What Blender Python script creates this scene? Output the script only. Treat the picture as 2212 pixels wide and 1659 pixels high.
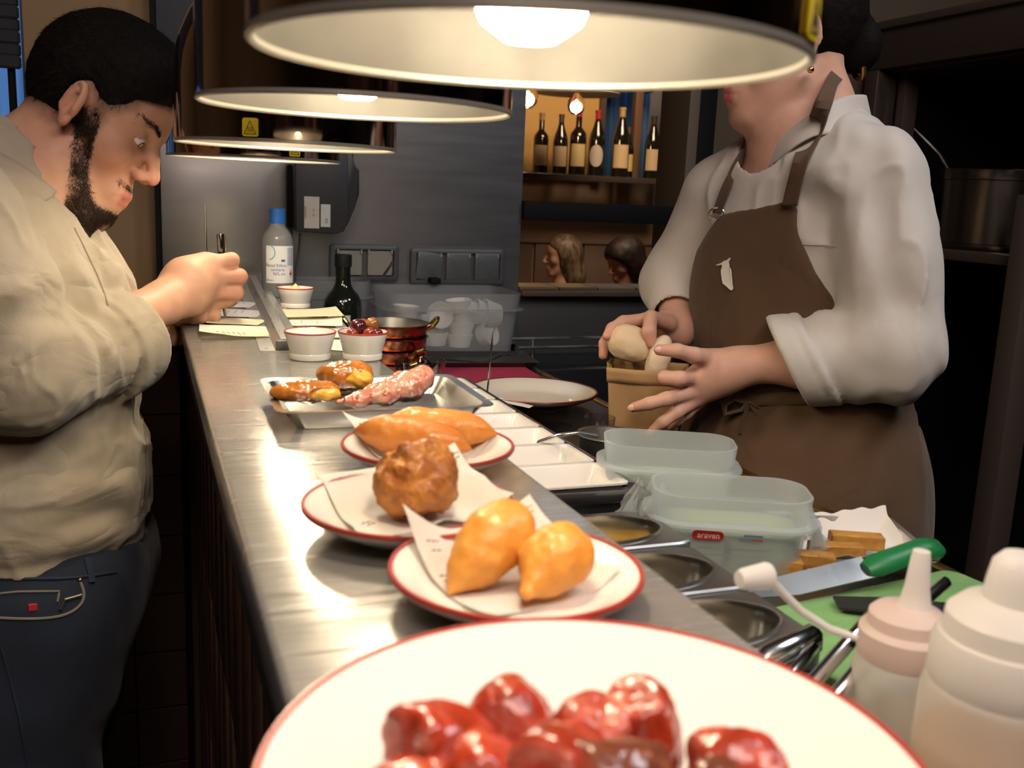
import bpy, bmesh, math, random
import numpy as np
from math import sin, cos, pi, radians, sqrt, atan2
from mathutils import Matrix, Vector
random.seed(7)
sc = bpy.context.scene
for o in list(bpy.data.objects): bpy.data.objects.remove(o)
COL = sc.collection

# ------------------------------------------------------------------ camera
cam_d = bpy.data.cameras.new('camera'); cam = bpy.data.objects.new('camera', cam_d); COL.objects.link(cam)
cam_d.sensor_width = 36.0; cam_d.lens = 36.0 * 2100 / 2212
cam_d.clip_start = 0.02; cam_d.clip_end = 60
R_ = Vector((0.935825, -0.349936, 0.042158)); U_ = Vector((0.028683, 0.194821, 0.980419)); F_ = Vector((0.351297, 0.916291, -0.192355))
cam.matrix_world = Matrix(((R_.x, U_.x, -F_.x, 0), (R_.y, U_.y, -F_.y, 0), (R_.z, U_.z, -F_.z, 1.37), (0, 0, 0, 1)))
cam_d.dof.use_dof = True; cam_d.dof.focus_distance = 1.3; cam_d.dof.aperture_fstop = 11.0
sc.camera = cam
# ------------------------------------------------------------------ world, exposure, room lights
w = bpy.data.worlds.new('world'); sc.world = w; w.use_nodes = True
w.node_tree.nodes['Background'].inputs[0].default_value = (1.0, 0.86, 0.74, 1)
w.node_tree.nodes['Background'].inputs[1].default_value = 0.015
vs = sc.view_settings; vs.view_transform = 'Standard'; vs.look = 'None'; vs.exposure = 0.2; vs.gamma = 1.0; vs.use_curve_mapping = False
sc.cycles.use_denoising = True
sc.cycles.max_bounces = 8; sc.cycles.transmission_bounces = 10; sc.cycles.transparent_max_bounces = 12
sc.cycles.sample_clamp_indirect = 6.0
sc.cycles.caustics_refractive = False; sc.cycles.caustics_reflective = False
def area(name, loc, target, size, power, col, sy=None):
    l = bpy.data.lights.new(name, 'AREA'); l.energy = power; l.color = col; l.size = size
    if sy: l.shape = 'RECTANGLE'; l.size_y = sy
    o = bpy.data.objects.new(name, l); COL.objects.link(o); o.location = loc
    o.rotation_euler = (Vector(target) - Vector(loc)).to_track_quat('-Z', 'Y').to_euler()
    return o
def point(name, loc, power, col, r=.03):
    l = bpy.data.lights.new(name, 'POINT'); l.energy = power; l.color = col; l.shadow_soft_size = r
    o = bpy.data.objects.new(name, l); COL.objects.link(o); o.location = loc
    return o
WARM = (1.0, .72, .46); SOFT = (1.0, .83, .68)
area('ceiling_light_customer', (-.15, -.45, 2.62), (-.1, 1.1, 1.2), .8, 19, (1.0, .82, .72))
area('ceiling_light_kitchen', (.70, -.2, 2.62), (.85, 1.0, 1.25), .6, 12, (1, .87, .79))
area('ceiling_light_range', (1.55, .35, 2.62), (1.0, 1.05, 1.3), .35, 7.5, (.84, .92, 1))
area('ceiling_light_dining', (2.1, 3.6, 2.68), (2.3, 4.8, 1.1), .8, 48, (1.0, .70, .46))

# ------------------------------------------------------------------ materials
_M = {}
def M(name, col, rough=.5, metal=0, var=None, bump=None, trans=0, ior=1.45, coat=0, sss=0, alpha=1, emis=None, spec=None, scale=None, detail=4, sheen=0, rvar=None, attr=None, trl=0, bump2=None):
    """procedural principled material; var=(colour2, noise scale, contrast), bump=(scale, strength, distance), scale=(x,y,z) stretch"""
    if name in _M: return _M[name]
    m = bpy.data.materials.new(name); m.use_nodes = True; nt = m.node_tree; b = nt.nodes['Principled BSDF']; N = nt.nodes.new; L = nt.links.new
    b.inputs['Base Color'].default_value = (*col, 1); b.inputs['Roughness'].default_value = rough; b.inputs['Metallic'].default_value = metal
    b.inputs['IOR'].default_value = ior; b.inputs['Transmission Weight'].default_value = trans; b.inputs['Coat Weight'].default_value = coat
    b.inputs['Coat Roughness'].default_value = .08
    b.inputs['Alpha'].default_value = alpha
    if spec is not None: b.inputs['Specular IOR Level'].default_value = spec
    if sheen: b.inputs['Sheen Weight'].default_value = sheen
    if sss: b.inputs['Subsurface Weight'].default_value = sss; b.inputs['Subsurface Radius'].default_value = (.012, .004, .002); b.inputs['Subsurface Scale'].default_value = 1.0
    if emis: b.inputs['Emission Color'].default_value = (*emis[0], 1); b.inputs['Emission Strength'].default_value = emis[1]
    tc = None
    def coord():
        nonlocal tc
        if tc is None:
            t = N('ShaderNodeTexCoord'); tc = t.outputs['Object']
            if scale:
                mp = N('ShaderNodeMapping'); mp.inputs['Scale'].default_value = scale; L(tc, mp.inputs[0]); tc = mp.outputs[0]
        return tc
    def noise(s, d=detail):
        n = N('ShaderNodeTexNoise'); n.inputs['Scale'].default_value = s; n.inputs['Detail'].default_value = d; L(coord(), n.inputs['Vector']); return n.outputs['Fac']
    src = None
    if attr:
        a = N('ShaderNodeAttribute'); a.attribute_name = attr; src = a.outputs['Color']; L(src, b.inputs['Base Color'])
    if var:
        c2, s, k = var
        r = N('ShaderNodeValToRGB'); r.color_ramp.elements[0].position = .5 - k; r.color_ramp.elements[1].position = .5 + k
        L(noise(s), r.inputs[0])
        mx = N('ShaderNodeMix'); mx.data_type = 'RGBA'
        L(r.outputs[0], mx.inputs[0]); mx.inputs[6].default_value = (*col, 1); mx.inputs[7].default_value = (*c2, 1)
        if src is not None:
            mx.blend_type = 'MULTIPLY'; L(src, mx.inputs[6])
        L(mx.outputs[2], b.inputs['Base Color'])
    if rvar:
        mr = N('ShaderNodeMapRange'); L(noise(rvar[0]), mr.inputs[0]); mr.inputs[1].default_value = .3; mr.inputs[2].default_value = .7
        mr.inputs[3].default_value = rvar[1]; mr.inputs[4].default_value = rvar[2]; L(mr.outputs[0], b.inputs['Roughness'])
    if bump:
        bp = N('ShaderNodeBump'); bp.inputs['Strength'].default_value = bump[1]; bp.inputs['Distance'].default_value = bump[2]
        L(noise(bump[0], 6), bp.inputs['Height']); L(bp.outputs[0], b.inputs['Normal'])
        if bump2:   # broad creases under the fine grain: folded noise gives sharp valleys
            n = N('ShaderNodeTexNoise'); n.inputs['Scale'].default_value = bump2[0]; n.inputs['Detail'].default_value = 2.5; n.inputs['Distortion'].default_value = .6; L(coord(), n.inputs['Vector'])
            m1 = N('ShaderNodeMath'); m1.operation = 'SUBTRACT'; L(n.outputs['Fac'], m1.inputs[0]); m1.inputs[1].default_value = .5
            m2 = N('ShaderNodeMath'); m2.operation = 'ABSOLUTE'; L(m1.outputs[0], m2.inputs[0])
            b2 = N('ShaderNodeBump'); b2.inputs['Strength'].default_value = bump2[1]; b2.inputs['Distance'].default_value = bump2[2]; L(m2.outputs[0], b2.inputs['Height']); L(b2.outputs[0], bp.inputs['Normal'])
    if trl:   # part of the light passes straight through as through thin paper / milky plastic
        t = N('ShaderNodeBsdfTranslucent'); t.inputs[0].default_value = (*col, 1)
        ms = N('ShaderNodeMixShader'); ms.inputs[0].default_value = trl; out = nt.nodes['Material Output']
        L(b.outputs[0], ms.inputs[1]); L(t.outputs[0], ms.inputs[2]); L(ms.outputs[0], out.inputs[0])
    _M[name] = m
    return m
def frosted(name, col, see, rough=.35):
    """milky plastic: lets a share of the view through, scatters the rest"""
    if name in _M: return _M[name]
    m = bpy.data.materials.new(name); m.use_nodes = True; nt = m.node_tree; N = nt.nodes.new; L = nt.links.new
    b = nt.nodes['Principled BSDF']; b.inputs['Base Color'].default_value = (*col, 1); b.inputs['Roughness'].default_value = rough
    t = N('ShaderNodeBsdfTransparent'); t.inputs[0].default_value = (.96, .97, .97, 1)
    tl = N('ShaderNodeBsdfTranslucent'); tl.inputs[0].default_value = (*col, 1)
    m1 = N('ShaderNodeMixShader'); m1.inputs[0].default_value = .45; L(b.outputs[0], m1.inputs[1]); L(tl.outputs[0], m1.inputs[2])
    m2 = N('ShaderNodeMixShader'); m2.inputs[0].default_value = see; L(m1.outputs[0], m2.inputs[1]); L(t.outputs[0], m2.inputs[2])
    L(m2.outputs[0], nt.nodes['Material Output'].inputs[0]); _M[name] = m
    return m

def thin_glass(name, tint=(.97, .98, .98), refl=.10):
    """clear thin glass: see-through with a Fresnel sheen"""
    if name in _M: return _M[name]
    m = bpy.data.materials.new(name); m.use_nodes = True; nt = m.node_tree; N = nt.nodes.new; L = nt.links.new; nt.nodes.remove(nt.nodes['Principled BSDF'])
    t = N('ShaderNodeBsdfTransparent'); t.inputs[0].default_value = (*tint, 1); g = N('ShaderNodeBsdfGlossy'); g.inputs['Roughness'].default_value = .04
    lw = N('ShaderNodeLayerWeight'); lw.inputs[0].default_value = .25; mr = N('ShaderNodeMapRange'); mr.inputs[3].default_value = refl; mr.inputs[4].default_value = .85; L(lw.outputs['Facing'], mr.inputs[0])
    mx = N('ShaderNodeMixShader'); L(mr.outputs[0], mx.inputs[0]); L(t.outputs[0], mx.inputs[1]); L(g.outputs[0], mx.inputs[2]); L(mx.outputs[0], nt.nodes['Material Output'].inputs[0]); _M[name] = m
    return m

# ------------------------------------------------------------------ mesh helpers
def Rz(a): return Matrix.Rotation(a, 4, 'Z')
def Rx(a): return Matrix.Rotation(a, 4, 'X')
def Ry(a): return Matrix.Rotation(a, 4, 'Y')
def T(*v): return Matrix.Translation(v if len(v) == 3 else v[0])
def frame(o, x, y):
    """matrix with origin o, local x along x, local y near y"""
    x = Vector(x).normalized(); z = x.cross(Vector(y)).normalized(); y = z.cross(x)
    return Matrix(((x.x, y.x, z.x, o[0]), (x.y, y.y, z.y, o[1]), (x.z, y.z, z.z, o[2]), (0, 0, 0, 1)))
class B:
    def __init__(s): s.bm = bmesh.new()
    def _add(s, vs, fs, mat=None):
        m = mat or Matrix()
        v = [s.bm.verts.new(m @ Vector(p)) for p in vs]
        for f in fs:
            try: s.bm.faces.new([v[i] for i in f])
            except ValueError: pass
        return s
    def box(s, c, d, bev=0, seg=2, mat=None):
        r = bmesh.ops.create_cube(s.bm, size=1); vs = r['verts']
        bmesh.ops.scale(s.bm, vec=d, verts=vs)
        if bev:
            es = list({e for v in vs for e in v.link_edges})
            r = bmesh.ops.bevel(s.bm, geom=es, offset=bev, segments=seg, profile=.5, affect='EDGES'); vs = list({v for v in r['verts']} | {v for v in vs if v.is_valid})
        m = (mat or Matrix()) @ T(c)
        bmesh.ops.transform(s.bm, matrix=m, verts=vs); return s
    def span(s, lo, hi, bev=0, seg=2):
        return s.box([(a + b) / 2 for a, b in zip(lo, hi)], [abs(b - a) for a, b in zip(lo, hi)], bev, seg)
    def lathe(s, prof, n=48, mat=None, sx=1, sy=1, sq=0):
        """prof: (r,z) from one end to the other; r=0 closes; sq>0 makes the ring squarer (superellipse)"""
        vs, rings = [], []
        for r, z in prof:
            if r <= 1e-7: rings.append([len(vs)]); vs.append((0, 0, z)); continue
            ring = []
            for i in range(n):
                a = 2 * pi * i / n; c_, s_ = cos(a), sin(a)
                if sq: k = 1 / (abs(c_) ** sq + abs(s_) ** sq) ** (1 / sq); c_, s_ = c_ * k, s_ * k
                ring.append(len(vs)); vs.append((r * c_ * sx, r * s_ * sy, z))
            rings.append(ring)
        fs = []
        for a, b in zip(rings, rings[1:]):
            for i in range(n):
                j = (i + 1) % n
                if len(a) == 1 and len(b) == 1: continue
                if len(a) == 1: fs.append((a[0], b[i], b[j]))
                elif len(b) == 1: fs.append((a[i], a[j], b[0]))
                else: fs.append((a[i], a[j], b[j], b[i]))
        return s._add(vs, fs, mat)
    def rloft(s, rings, n=10, mat=None, cap0=True, cap1=True):
        """loft of rounded rectangles: rings = (half_x, half_y, corner_r, z)"""
        vs, idx = [], []
        for hx, hy, r, z in rings:
            r = min(r, hx, hy); ring = []
            for q, (sx_, sy_) in enumerate(((1, 1), (-1, 1), (-1, -1), (1, -1))):
                for k in range(n + 1):
                    a = (q + k / n) * pi / 2
                    ring.append(len(vs)); vs.append((sx_ * (hx - r) + r * cos(a), sy_ * (hy - r) + r * sin(a), z))
            idx.append(ring)
        fs = []
        for a, b in zip(idx, idx[1:]):
            m_ = len(a)
            for i in range(m_): j = (i + 1) % m_; fs.append((a[i], a[j], b[j], b[i]))
        if cap0: fs.append(tuple(reversed(idx[0])))
        if cap1: fs.append(tuple(idx[-1]))
        return s._add(vs, fs, mat)
    def tube(s, pts, r, n=10, mat=None, close=False, flat=1.0, up=None):
        pts = [Vector(p) for p in pts]; rs = r if isinstance(r, (list, tuple)) else [r] * len(pts)
        vs, fs = [], []; prev = Vector(up) if up else None; k = len(pts)
        for i, p in enumerate(pts):
            if close: t = pts[(i + 1) % k] - pts[i - 1]
            else: t = pts[min(i + 1, k - 1)] - pts[max(i - 1, 0)]
            t.normalize()
            if prev is None: prev = t.orthogonal()
            a = (prev - t * prev.dot(t))
            if a.length < 1e-6: a = t.orthogonal()
            a.normalize(); b = t.cross(a); prev = a
            for j in range(n):
                th = 2 * pi * j / n
                vs.append(p + (a * cos(th) + b * sin(th) * flat) * rs[i])
        rng = k if close else k - 1
        for i in range(rng):
            for j in range(n):
                i2 = (i + 1) % k; j2 = (j + 1) % n
                fs.append((i * n + j, i * n + j2, i2 * n + j2, i2 * n + j))
        if not close: fs.append(tuple(reversed(range(n)))); fs.append(tuple(range((k - 1) * n, k * n)))
        return s._add(vs, fs, mat)
    def prism(s, poly, h, mat=None, z0=0):
        n = len(poly); vs = [(x, y, z0) for x, y in poly] + [(x, y, z0 + h) for x, y in poly]
        fs = [tuple(reversed(range(n))), tuple(range(n, 2 * n))] + [(i, (i + 1) % n, n + (i + 1) % n, n + i) for i in range(n)]
        return s._add(vs, fs, mat)
    def sphere(s, c, r, mat=None, u=24, v=16):
        if not hasattr(r, '__len__'): r = (r, r, r)
        m = (mat or Matrix()) @ T(c) @ Matrix.Diagonal((*r, 1))
        return s.lathe([(sin(pi * i / v), -cos(pi * i / v)) for i in range(v + 1)], u, m)
    def grid(s, fn, nu, nv, mat=None, thick=0):
        """sheet fn(u,v)->(x,y,z), u,v in 0..1; thick gives it a second face"""
        vs = [fn(i / nu, j / nv) for j in range(nv + 1) for i in range(nu + 1)]
        k = nu + 1; fs = [(j * k + i, j * k + i + 1, (j + 1) * k + i + 1, (j + 1) * k + i) for j in range(nv) for i in range(nu)]
        if thick:
            N = len(vs); t = Vector((0, 0, thick)) if not hasattr(thick, '__len__') else Vector(thick)
            vs += [tuple(Vector(p) - t) for p in vs]; fs2 = [tuple(N + q for q in reversed(f)) for f in fs]
            bd = [(i, i + 1) for i in range(nu)] + [(nv * k + i + 1, nv * k + i) for i in range(nu)] + [((j + 1) * k, j * k) for j in range(nv)] + [(j * k + nu, (j + 1) * k + nu) for j in range(nv)]
            fs += fs2 + [(b, a, a + N, b + N) for a, b in bd]
        return s._add(vs, fs, mat)
    def mesh(s, name, angle=35, smooth=True):
        bmesh.ops.recalc_face_normals(s.bm, faces=s.bm.faces)
        me = bpy.data.meshes.new(name); s.bm.to_mesh(me); s.bm.free()
        if smooth and len(me.polygons):
            me.shade_smooth()
            me.set_sharp_from_angle(angle=radians(angle))
        return me
    def obj(s, name, mat, parent=None, angle=35, label=None, smooth=True):
        return put(name, s.mesh(name, angle, smooth), mat, parent, label)
def put(name, me, mat, parent=None, label=None):
    o = bpy.data.objects.new(name, me); COL.objects.link(o)
    for m in (mat if isinstance(mat, (list, tuple)) else [mat]): me.materials.append(m)
    if parent is not None:
        o.parent = parent
        if parent.get('_w'): o.matrix_parent_inverse = T(parent.location).inverted()
    if label: o['label'] = label
    return o
def thing(name, label, cat, loc=(0, 0, 0), group=None, world=False, rz=0):
    """an Empty at the thing's base; world=True: its parts carry world coordinates"""
    o = bpy.data.objects.new(name, None); COL.objects.link(o); o.location = loc; o.rotation_euler = (0, 0, rz); o.empty_display_size = .03
    if world: o['_w'] = 1
    return tag(o, label, cat, group)
def tag(o, label, cat, group=None):
    o['label'] = label; o['category'] = cat
    if group: o['group'] = group
    return o
def struct(o): o['kind'] = 'structure'; return o
def dup(root, loc, rz=None, label=None, group=None, mats=None):
    r = root.copy(); COL.objects.link(r); r.location = loc
    if rz is not None: r.rotation_euler = (0, 0, rz)
    if label: r['label'] = label
    if group: r['group'] = group
    for ch in list(root.children):
        c = ch.copy(); COL.objects.link(c); c.parent = r
        for g in list(ch.children): d = g.copy(); COL.objects.link(d); d.parent = c
    return r
def text_mesh(body, size, extrude=0.0002, align='CENTER'):
    cu = bpy.data.curves.new('txt', 'FONT'); cu.body = body; cu.size = size; cu.extrude = extrude; cu.align_x = align; cu.align_y = 'CENTER'; cu.resolution_u = 3
    o = bpy.data.objects.new('txt', cu); COL.objects.link(o)
    dg = bpy.context.evaluated_depsgraph_get(); dg.update()
    me = bpy.data.meshes.new_from_object(o.evaluated_get(dg)); bpy.data.objects.remove(o); bpy.data.curves.remove(cu)
    return me
def text(name, body, size, mat, matrix, parent=None, extrude=.0002, bend=None, align='CENTER', sx=1):
    me = text_mesh(body, size, extrude, align)
    me.materials.clear()
    for v in me.vertices:
        p = v.co.copy(); p.x *= sx
        if bend: a = p.x / bend; p = Vector((sin(a) * (bend + p.z), p.y, cos(a) * (bend + p.z)))
        v.co = matrix @ p
    return put(name, me, mat, parent)
def lerp(a, b, t): return a + (b - a) * t

# ------------------------------------------------------------------ implicit surfaces for soft, grown shapes
_NT = np.random.RandomState(11).uniform(-1, 1, 32 ** 3)
def vnoise(P):
    """smooth value noise on a repeating 32-cell lattice"""
    i = np.floor(P); f = P - i; i = i.astype(np.int32); f = f * f * (3 - 2 * f)
    x0 = (i[:, 0] & 31) << 10; x1 = ((i[:, 0] + 1) & 31) << 10; y0 = (i[:, 1] & 31) << 5; y1 = ((i[:, 1] + 1) & 31) << 5; z0 = i[:, 2] & 31; z1 = (i[:, 2] + 1) & 31
    fx, fy, fz = f[:, 0], f[:, 1], f[:, 2]; t = _NT
    def zl(a): q = t[a + z0]; return q + (t[a + z1] - q) * fz
    c0 = zl(x0 + y0); c0 = c0 + (zl(x0 + y1) - c0) * fy; c1 = zl(x1 + y0); c1 = c1 + (zl(x1 + y1) - c1) * fy
    return c0 + (c1 - c0) * fx
def fbm(P, s, o=3):
    r = 0; a = 1
    for k in range(o): r = r + a * vnoise(P * s + 17.3 * k); s *= 2.03; a *= .5
    return r
def V3(*a): return np.array(a if len(a) > 1 else a[0], float)
def ell(P, c, r, A=None):
    q = P - V3(c)
    if A is not None: q = q @ A
    r = V3(r); q = q / r; k0 = np.sqrt(np.einsum('ij,ij->i', q, q)); q = q / r; k1 = np.sqrt(np.einsum('ij,ij->i', q, q)) + 1e-9
    return k0 * (k0 - 1) / k1
def cap(P, a, b, ra, rb=None):
    if rb is None: rb = ra
    a = V3(a); b = V3(b); ba = b - a; pa = P - a
    h = np.clip(pa @ (ba / (ba @ ba + 1e-12)), 0, 1); pa -= h[:, None] * ba
    return np.sqrt(np.einsum('ij,ij->i', pa, pa)) - (ra + (rb - ra) * h)
def smin(a, b, k):
    h = np.maximum(k - np.abs(a - b), 0) / k
    return np.minimum(a, b) - h * h * k * .25
def smax(a, b, k): return -smin(-a, -b, k)
def chain(P, pts, rs, k=.006):
    d = None
    for (a, b), (ra, rb) in zip(zip(pts, pts[1:]), zip(rs, rs[1:])):
        e = cap(P, a, b, ra, rb); d = e if d is None else smin(d, e, k)
    return d
def near(P, c, R, f, pad=0):
    """evaluate f only inside a ball; outside it the distance to the ball bounds it from below"""
    r = np.sqrt(((P - V3(c)) ** 2).sum(1)); m = r < R; d = r - R + R * .18 + pad
    d = np.maximum(d, .02)
    if m.any(): d[m] = f(P[m])
    return d
def surface(f, lo, hi, res, blk=8):
    lo = V3(lo); n = np.ceil((V3(hi) - lo) / res / blk).astype(int) * blk + 1
    nb = (n - 1) // blk
    ax = [lo[i] + res * np.arange(n[i]) for i in range(3)]
    bc = [lo[i] + res * blk * (np.arange(nb[i]) + .5) for i in range(3)]
    C = np.stack(np.meshgrid(*bc, indexing='ij'), -1).reshape(-1, 3)
    dc = f(C).reshape(nb)
    act = np.abs(dc) < blk * res * 1.25
    V = np.empty(n, np.float32)
    ii = [np.minimum(np.arange(n[i]) // blk, nb[i] - 1) for i in range(3)]
    V[:] = np.where(dc < 0, -1., 1.)[np.ix_(*ii)]
    pm = np.zeros(n, bool)
    bi = np.argwhere(act)
    for b in bi:
        s = b * blk; pm[s[0]:s[0] + blk + 1, s[1]:s[1] + blk + 1, s[2]:s[2] + blk + 1] = True
    idx = np.argwhere(pm)
    vals = np.empty(len(idx), np.float32)
    for s in range(0, len(idx), 40000):
        vals[s:s + 40000] = f(lo + res * idx[s:s + 40000])
    V[pm] = vals
    ins = V < 0
    cnt = np.zeros(n - 1, np.int8)
    cor = [(a, b, c) for a in (0, 1) for b in (0, 1) for c in (0, 1)]
    for a, b, c in cor: cnt += ins[a:n[0] - 1 + a, b:n[1] - 1 + b, c:n[2] - 1 + c]
    cells = np.argwhere((cnt > 0) & (cnt < 8)); m = len(cells)
    vid = np.full(n - 1, -1, np.int64); vid[tuple(cells.T)] = np.arange(m)
    acc = np.zeros((m, 3)); num = np.zeros(m)
    for a in cor:
        for d in range(3):
            if a[d]: continue
            b = list(a); b[d] = 1
            va = V[tuple((cells + a).T)]; vb = V[tuple((cells + b).T)]
            cr = (va < 0) != (vb < 0); t = np.where(cr, va / np.where(cr, va - vb, 1), 0)
            p = np.tile(V3(a), (m, 1)); p[:, d] += t
            acc[cr] += p[cr]; num[cr] += 1
    verts = lo + res * (cells + acc / num[:, None])
    quads = []
    for d in range(3):
        u, v = (d + 1) % 3, (d + 2) % 3
        sl0 = [slice(1, n[i] - 1) for i in range(3)]; sl1 = list(sl0); sl0[d] = slice(0, n[d] - 1); sl1[d] = slice(1, n[d])
        x0, x1 = ins[tuple(sl0)], ins[tuple(sl1)]
        off = np.ones(3, int); off[d] = 0
        for pat, flip in (((x0 & ~x1), False), ((~x0 & x1), True)):
            e = np.argwhere(pat) + off
            q = []
            for du, dv in ((-1, -1), (0, -1), (0, 0), (-1, 0)):
                c = e.copy(); c[:, u] += du; c[:, v] += dv; q.append(vid[tuple(c.T)])
            q = np.stack(q, 1)
            quads.append(q[:, ::-1] if flip else q)
    Q = np.concatenate(quads); Q = Q[(Q >= 0).all(1)]
    return verts, Q
def mesh_np(name, verts, quads):
    me = bpy.data.meshes.new(name); nq = len(quads); k = quads.shape[1]
    me.vertices.add(len(verts)); me.vertices.foreach_set('co', np.ascontiguousarray(verts, np.float32).ravel())
    me.loops.add(nq * k); me.loops.foreach_set('vertex_index', np.ascontiguousarray(quads, np.int32).ravel())
    me.polygons.add(nq); me.polygons.foreach_set('loop_start', np.arange(0, nq * k, k, dtype=np.int32))
    me.update(calc_edges=True); me.validate(); me.shade_smooth()
    return me
def paint(me, cols):
    a = me.color_attributes.new('Col', 'FLOAT_COLOR', 'POINT')
    c = np.ones((len(cols), 4), np.float32); c[:, :3] = cols; a.data.foreach_set('color', c.ravel())
def grown(name, f, lo, hi, res, mat, parent=None, label=None, colour=None, relax=1):
    v, q = surface(f, lo, hi, res)
    for _ in range(relax):   # light smoothing of the net
        a = q.ravel(); b = np.roll(q, -1, 1).ravel(); n = len(v); c = np.bincount(a, minlength=n)
        s = np.stack([np.bincount(a, v[b, k], n) for k in range(3)], 1)
        v = v * .4 + .6 * s / np.maximum(c, 1)[:, None]
    me = mesh_np(name, v, q)
    if colour is not None: paint(me, colour(v))
    return put(name, me, mat, parent, label)

# ------------------------------------------------------------------ materials of the place
S, W = 1.18, 1.05      # heights of the pass shelf and of the work counter
steel = M('steel', (.52, .50, .475), .2, .6, scale=(5, 110, 5), bump=(4, .038, .0005), rvar=(3, .14, .28), var=((.40, .375, .345), 4, .25))
steel_wall = M('steel_wall', (.33, .335, .355), .42, .85, scale=(3, 3, 40), bump=(3, .02, .0003), rvar=(1.5, .38, .46))
steel_panel = M('steel_panel', (.24, .225, .215), .48, .75, scale=(3, 3, 40), bump=(3, .02, .0003), rvar=(1.5, .33, .42))
steel_pol = M('steel_pol', (.70, .69, .67), .16, 1, rvar=(14, .10, .26))
steel_dull = M('steel_dull', (.42, .41, .40), .33, 1, rvar=(20, .25, .45))
plaster = M('plaster', (.31, .205, .105), .8, var=((.24, .155, .08), 2.2, .3), bump=(9, .15, .003))
plaster_brown = M('plaster_brown', (.085, .058, .036), .75, var=((.062, .042, .026), 3, .3), bump=(14, .12, .003))
dark_paint = M('dark_paint', (.045, .043, .045), .5, var=((.03, .03, .03), 4, .4))
black = M('black', (.005, .005, .006), .7, spec=.2)
tile_m = M('tile_brown', (.20, .125, .105), .35, var=((.15, .092, .078), 3, .4), bump=(30, .05, .001))
grout = M('grout', (.022, .015, .013), .9)
front_tile = M('front_tile', (.26, .145, .10), .16, var=((.19, .105, .075), 5, .3), coat=.4)
brass = M('brass', (.55, .36, .12), .3, 1, rvar=(20, .22, .42), var=((.40, .25, .08), 16, .3))
white_cer = M('white_ceramic', (.84, .80, .74), .16, coat=.5)
wood_dark = M('wood_dark', (.10, .065, .045), .5, var=((.06, .04, .03), 6, .3))

# ------------------------------------------------------------------ setting
def slab(name, lo, hi, mat, bev=0, parent=None): return B().span(lo, hi, bev).obj(name, mat, parent)
struct(slab('floor', (-3, -2.5, -.06), (4.2, 6.4, 0), M('floor_tile', (.10, .075, .06), .45, var=((.07, .05, .04), 4, .3))))
struct(slab('ceiling', (-3, -2.5, 2.72), (4.2, 6.4, 2.8), M('ceiling_paint', (.16, .13, .11), .8)))
struct(slab('wall_left', (-2.9, -2.4, 0), (-2.8, 6.3, 2.72), plaster))
struct(slab('wall_front', (-2.8, -2.4, 0), (4, -2.3, 2.72), plaster))
struct(slab('wall_right', (3.9, -2.3, 0), (4, 6.3, 2.72), plaster_brown))
# the wall behind the pass with the serving window in it
b = B(); b.span((-.19, 2.03, 0), (.775, 2.12, 2.72)); b.span((.775, 2.03, 0), (1.165, 2.12, 1.150)); b.span((.775, 2.03, 1.98), (1.165, 2.12, 2.72)); b.span((1.165, 2.03, 0), (3.9, 2.12, 2.72))
b.span((-2.8, 2.03, 0), (-.19, 2.12, 1.12)); b.span((-2.8, 2.03, 2.4), (-.19, 2.12, 2.72)); b.span((-2.8, 2.03, 1.12), (-.86, 2.12, 2.4))
wb = struct(b.obj('wall_back', plaster))
slab('steel_panel', (.034, 1.985, 1.06), (.279, 2.031, 1.437), steel_panel, .002, wb)
slab('shaded_panel', (.034, 1.992, 1.438), (.279, 2.031, 2.72), M('slate_shade', (.040, .044, .060), .55), .002, wb)  # slate colour stands in for steel's dark reflection, as steel mirrored too brightly
slab('steel_panel', (.281, 2.000, 1.04), (.772, 2.031, 2.72), steel_wall, .002, wb)
slab('panel_edge', (.024, 1.990, 1.06), (.033, 2.031, 2.72), black, 0, wb)
slab('lower_panel', (.772, 2.006, 0), (1.165, 2.031, 1.150), dark_paint, .002, wb)
slab('jamb', (1.163, 1.99, 1.150), (1.190, 2.124, 1.98), M('jamb_paint', (.13, .098, .07), .6), .002, wb)
slab('jamb_strip', (1.191, 2.0, 0), (1.240, 2.031, 2.72), black, .001, wb)
slab('brown_panel', (1.241, 2.008, 0), (2.6, 2.031, 2.72), plaster_brown, .001, wb)
slab('cross_bar', (.772, 1.985, 1.315), (1.166, 2.04, 1.355), black, .002, wb)
# tiled lower wall at the left of the counter: grout bed and one object for each tile
slab('tile_bed', (-.95, 2.012, 0), (.075, 2.03, 1.045), grout, 0, wb)
me_t = B().box((0, 0, 0), (.0985, .010, .1235), .0015, 1).mesh('tile')
tile_m_list = [tile_m]; me_t.materials.append(tile_m)
for r in range(9):
    for c in range(6):
        o = bpy.data.objects.new('tile', me_t); COL.objects.link(o); o.parent = wb
        o.location = (.012 - c * .1015 + (.0), 2.009 + random.uniform(-.0006, .0006), .972 - r * .1270)
# serving ledge, laid with slips of wood
lw = [(.20, .13, .07), (.15, .095, .05), (.21, .14, .08), (.17, .11, .065)]
led = slab('trim_1', (.772, 1.975, 1.150), (1.163, 2.11, 1.162), wood_dark, .001); struct(led)
for i in range(4):
    B().box((.822 + i * .0965, 2.050, 1.165), (.0935, .100, .006), .001, 1).obj('plank', M('ledge%d' % i, lw[i], .35, var=(tuple(.7 * x for x in lw[i]), 8, .3)), led)
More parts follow.
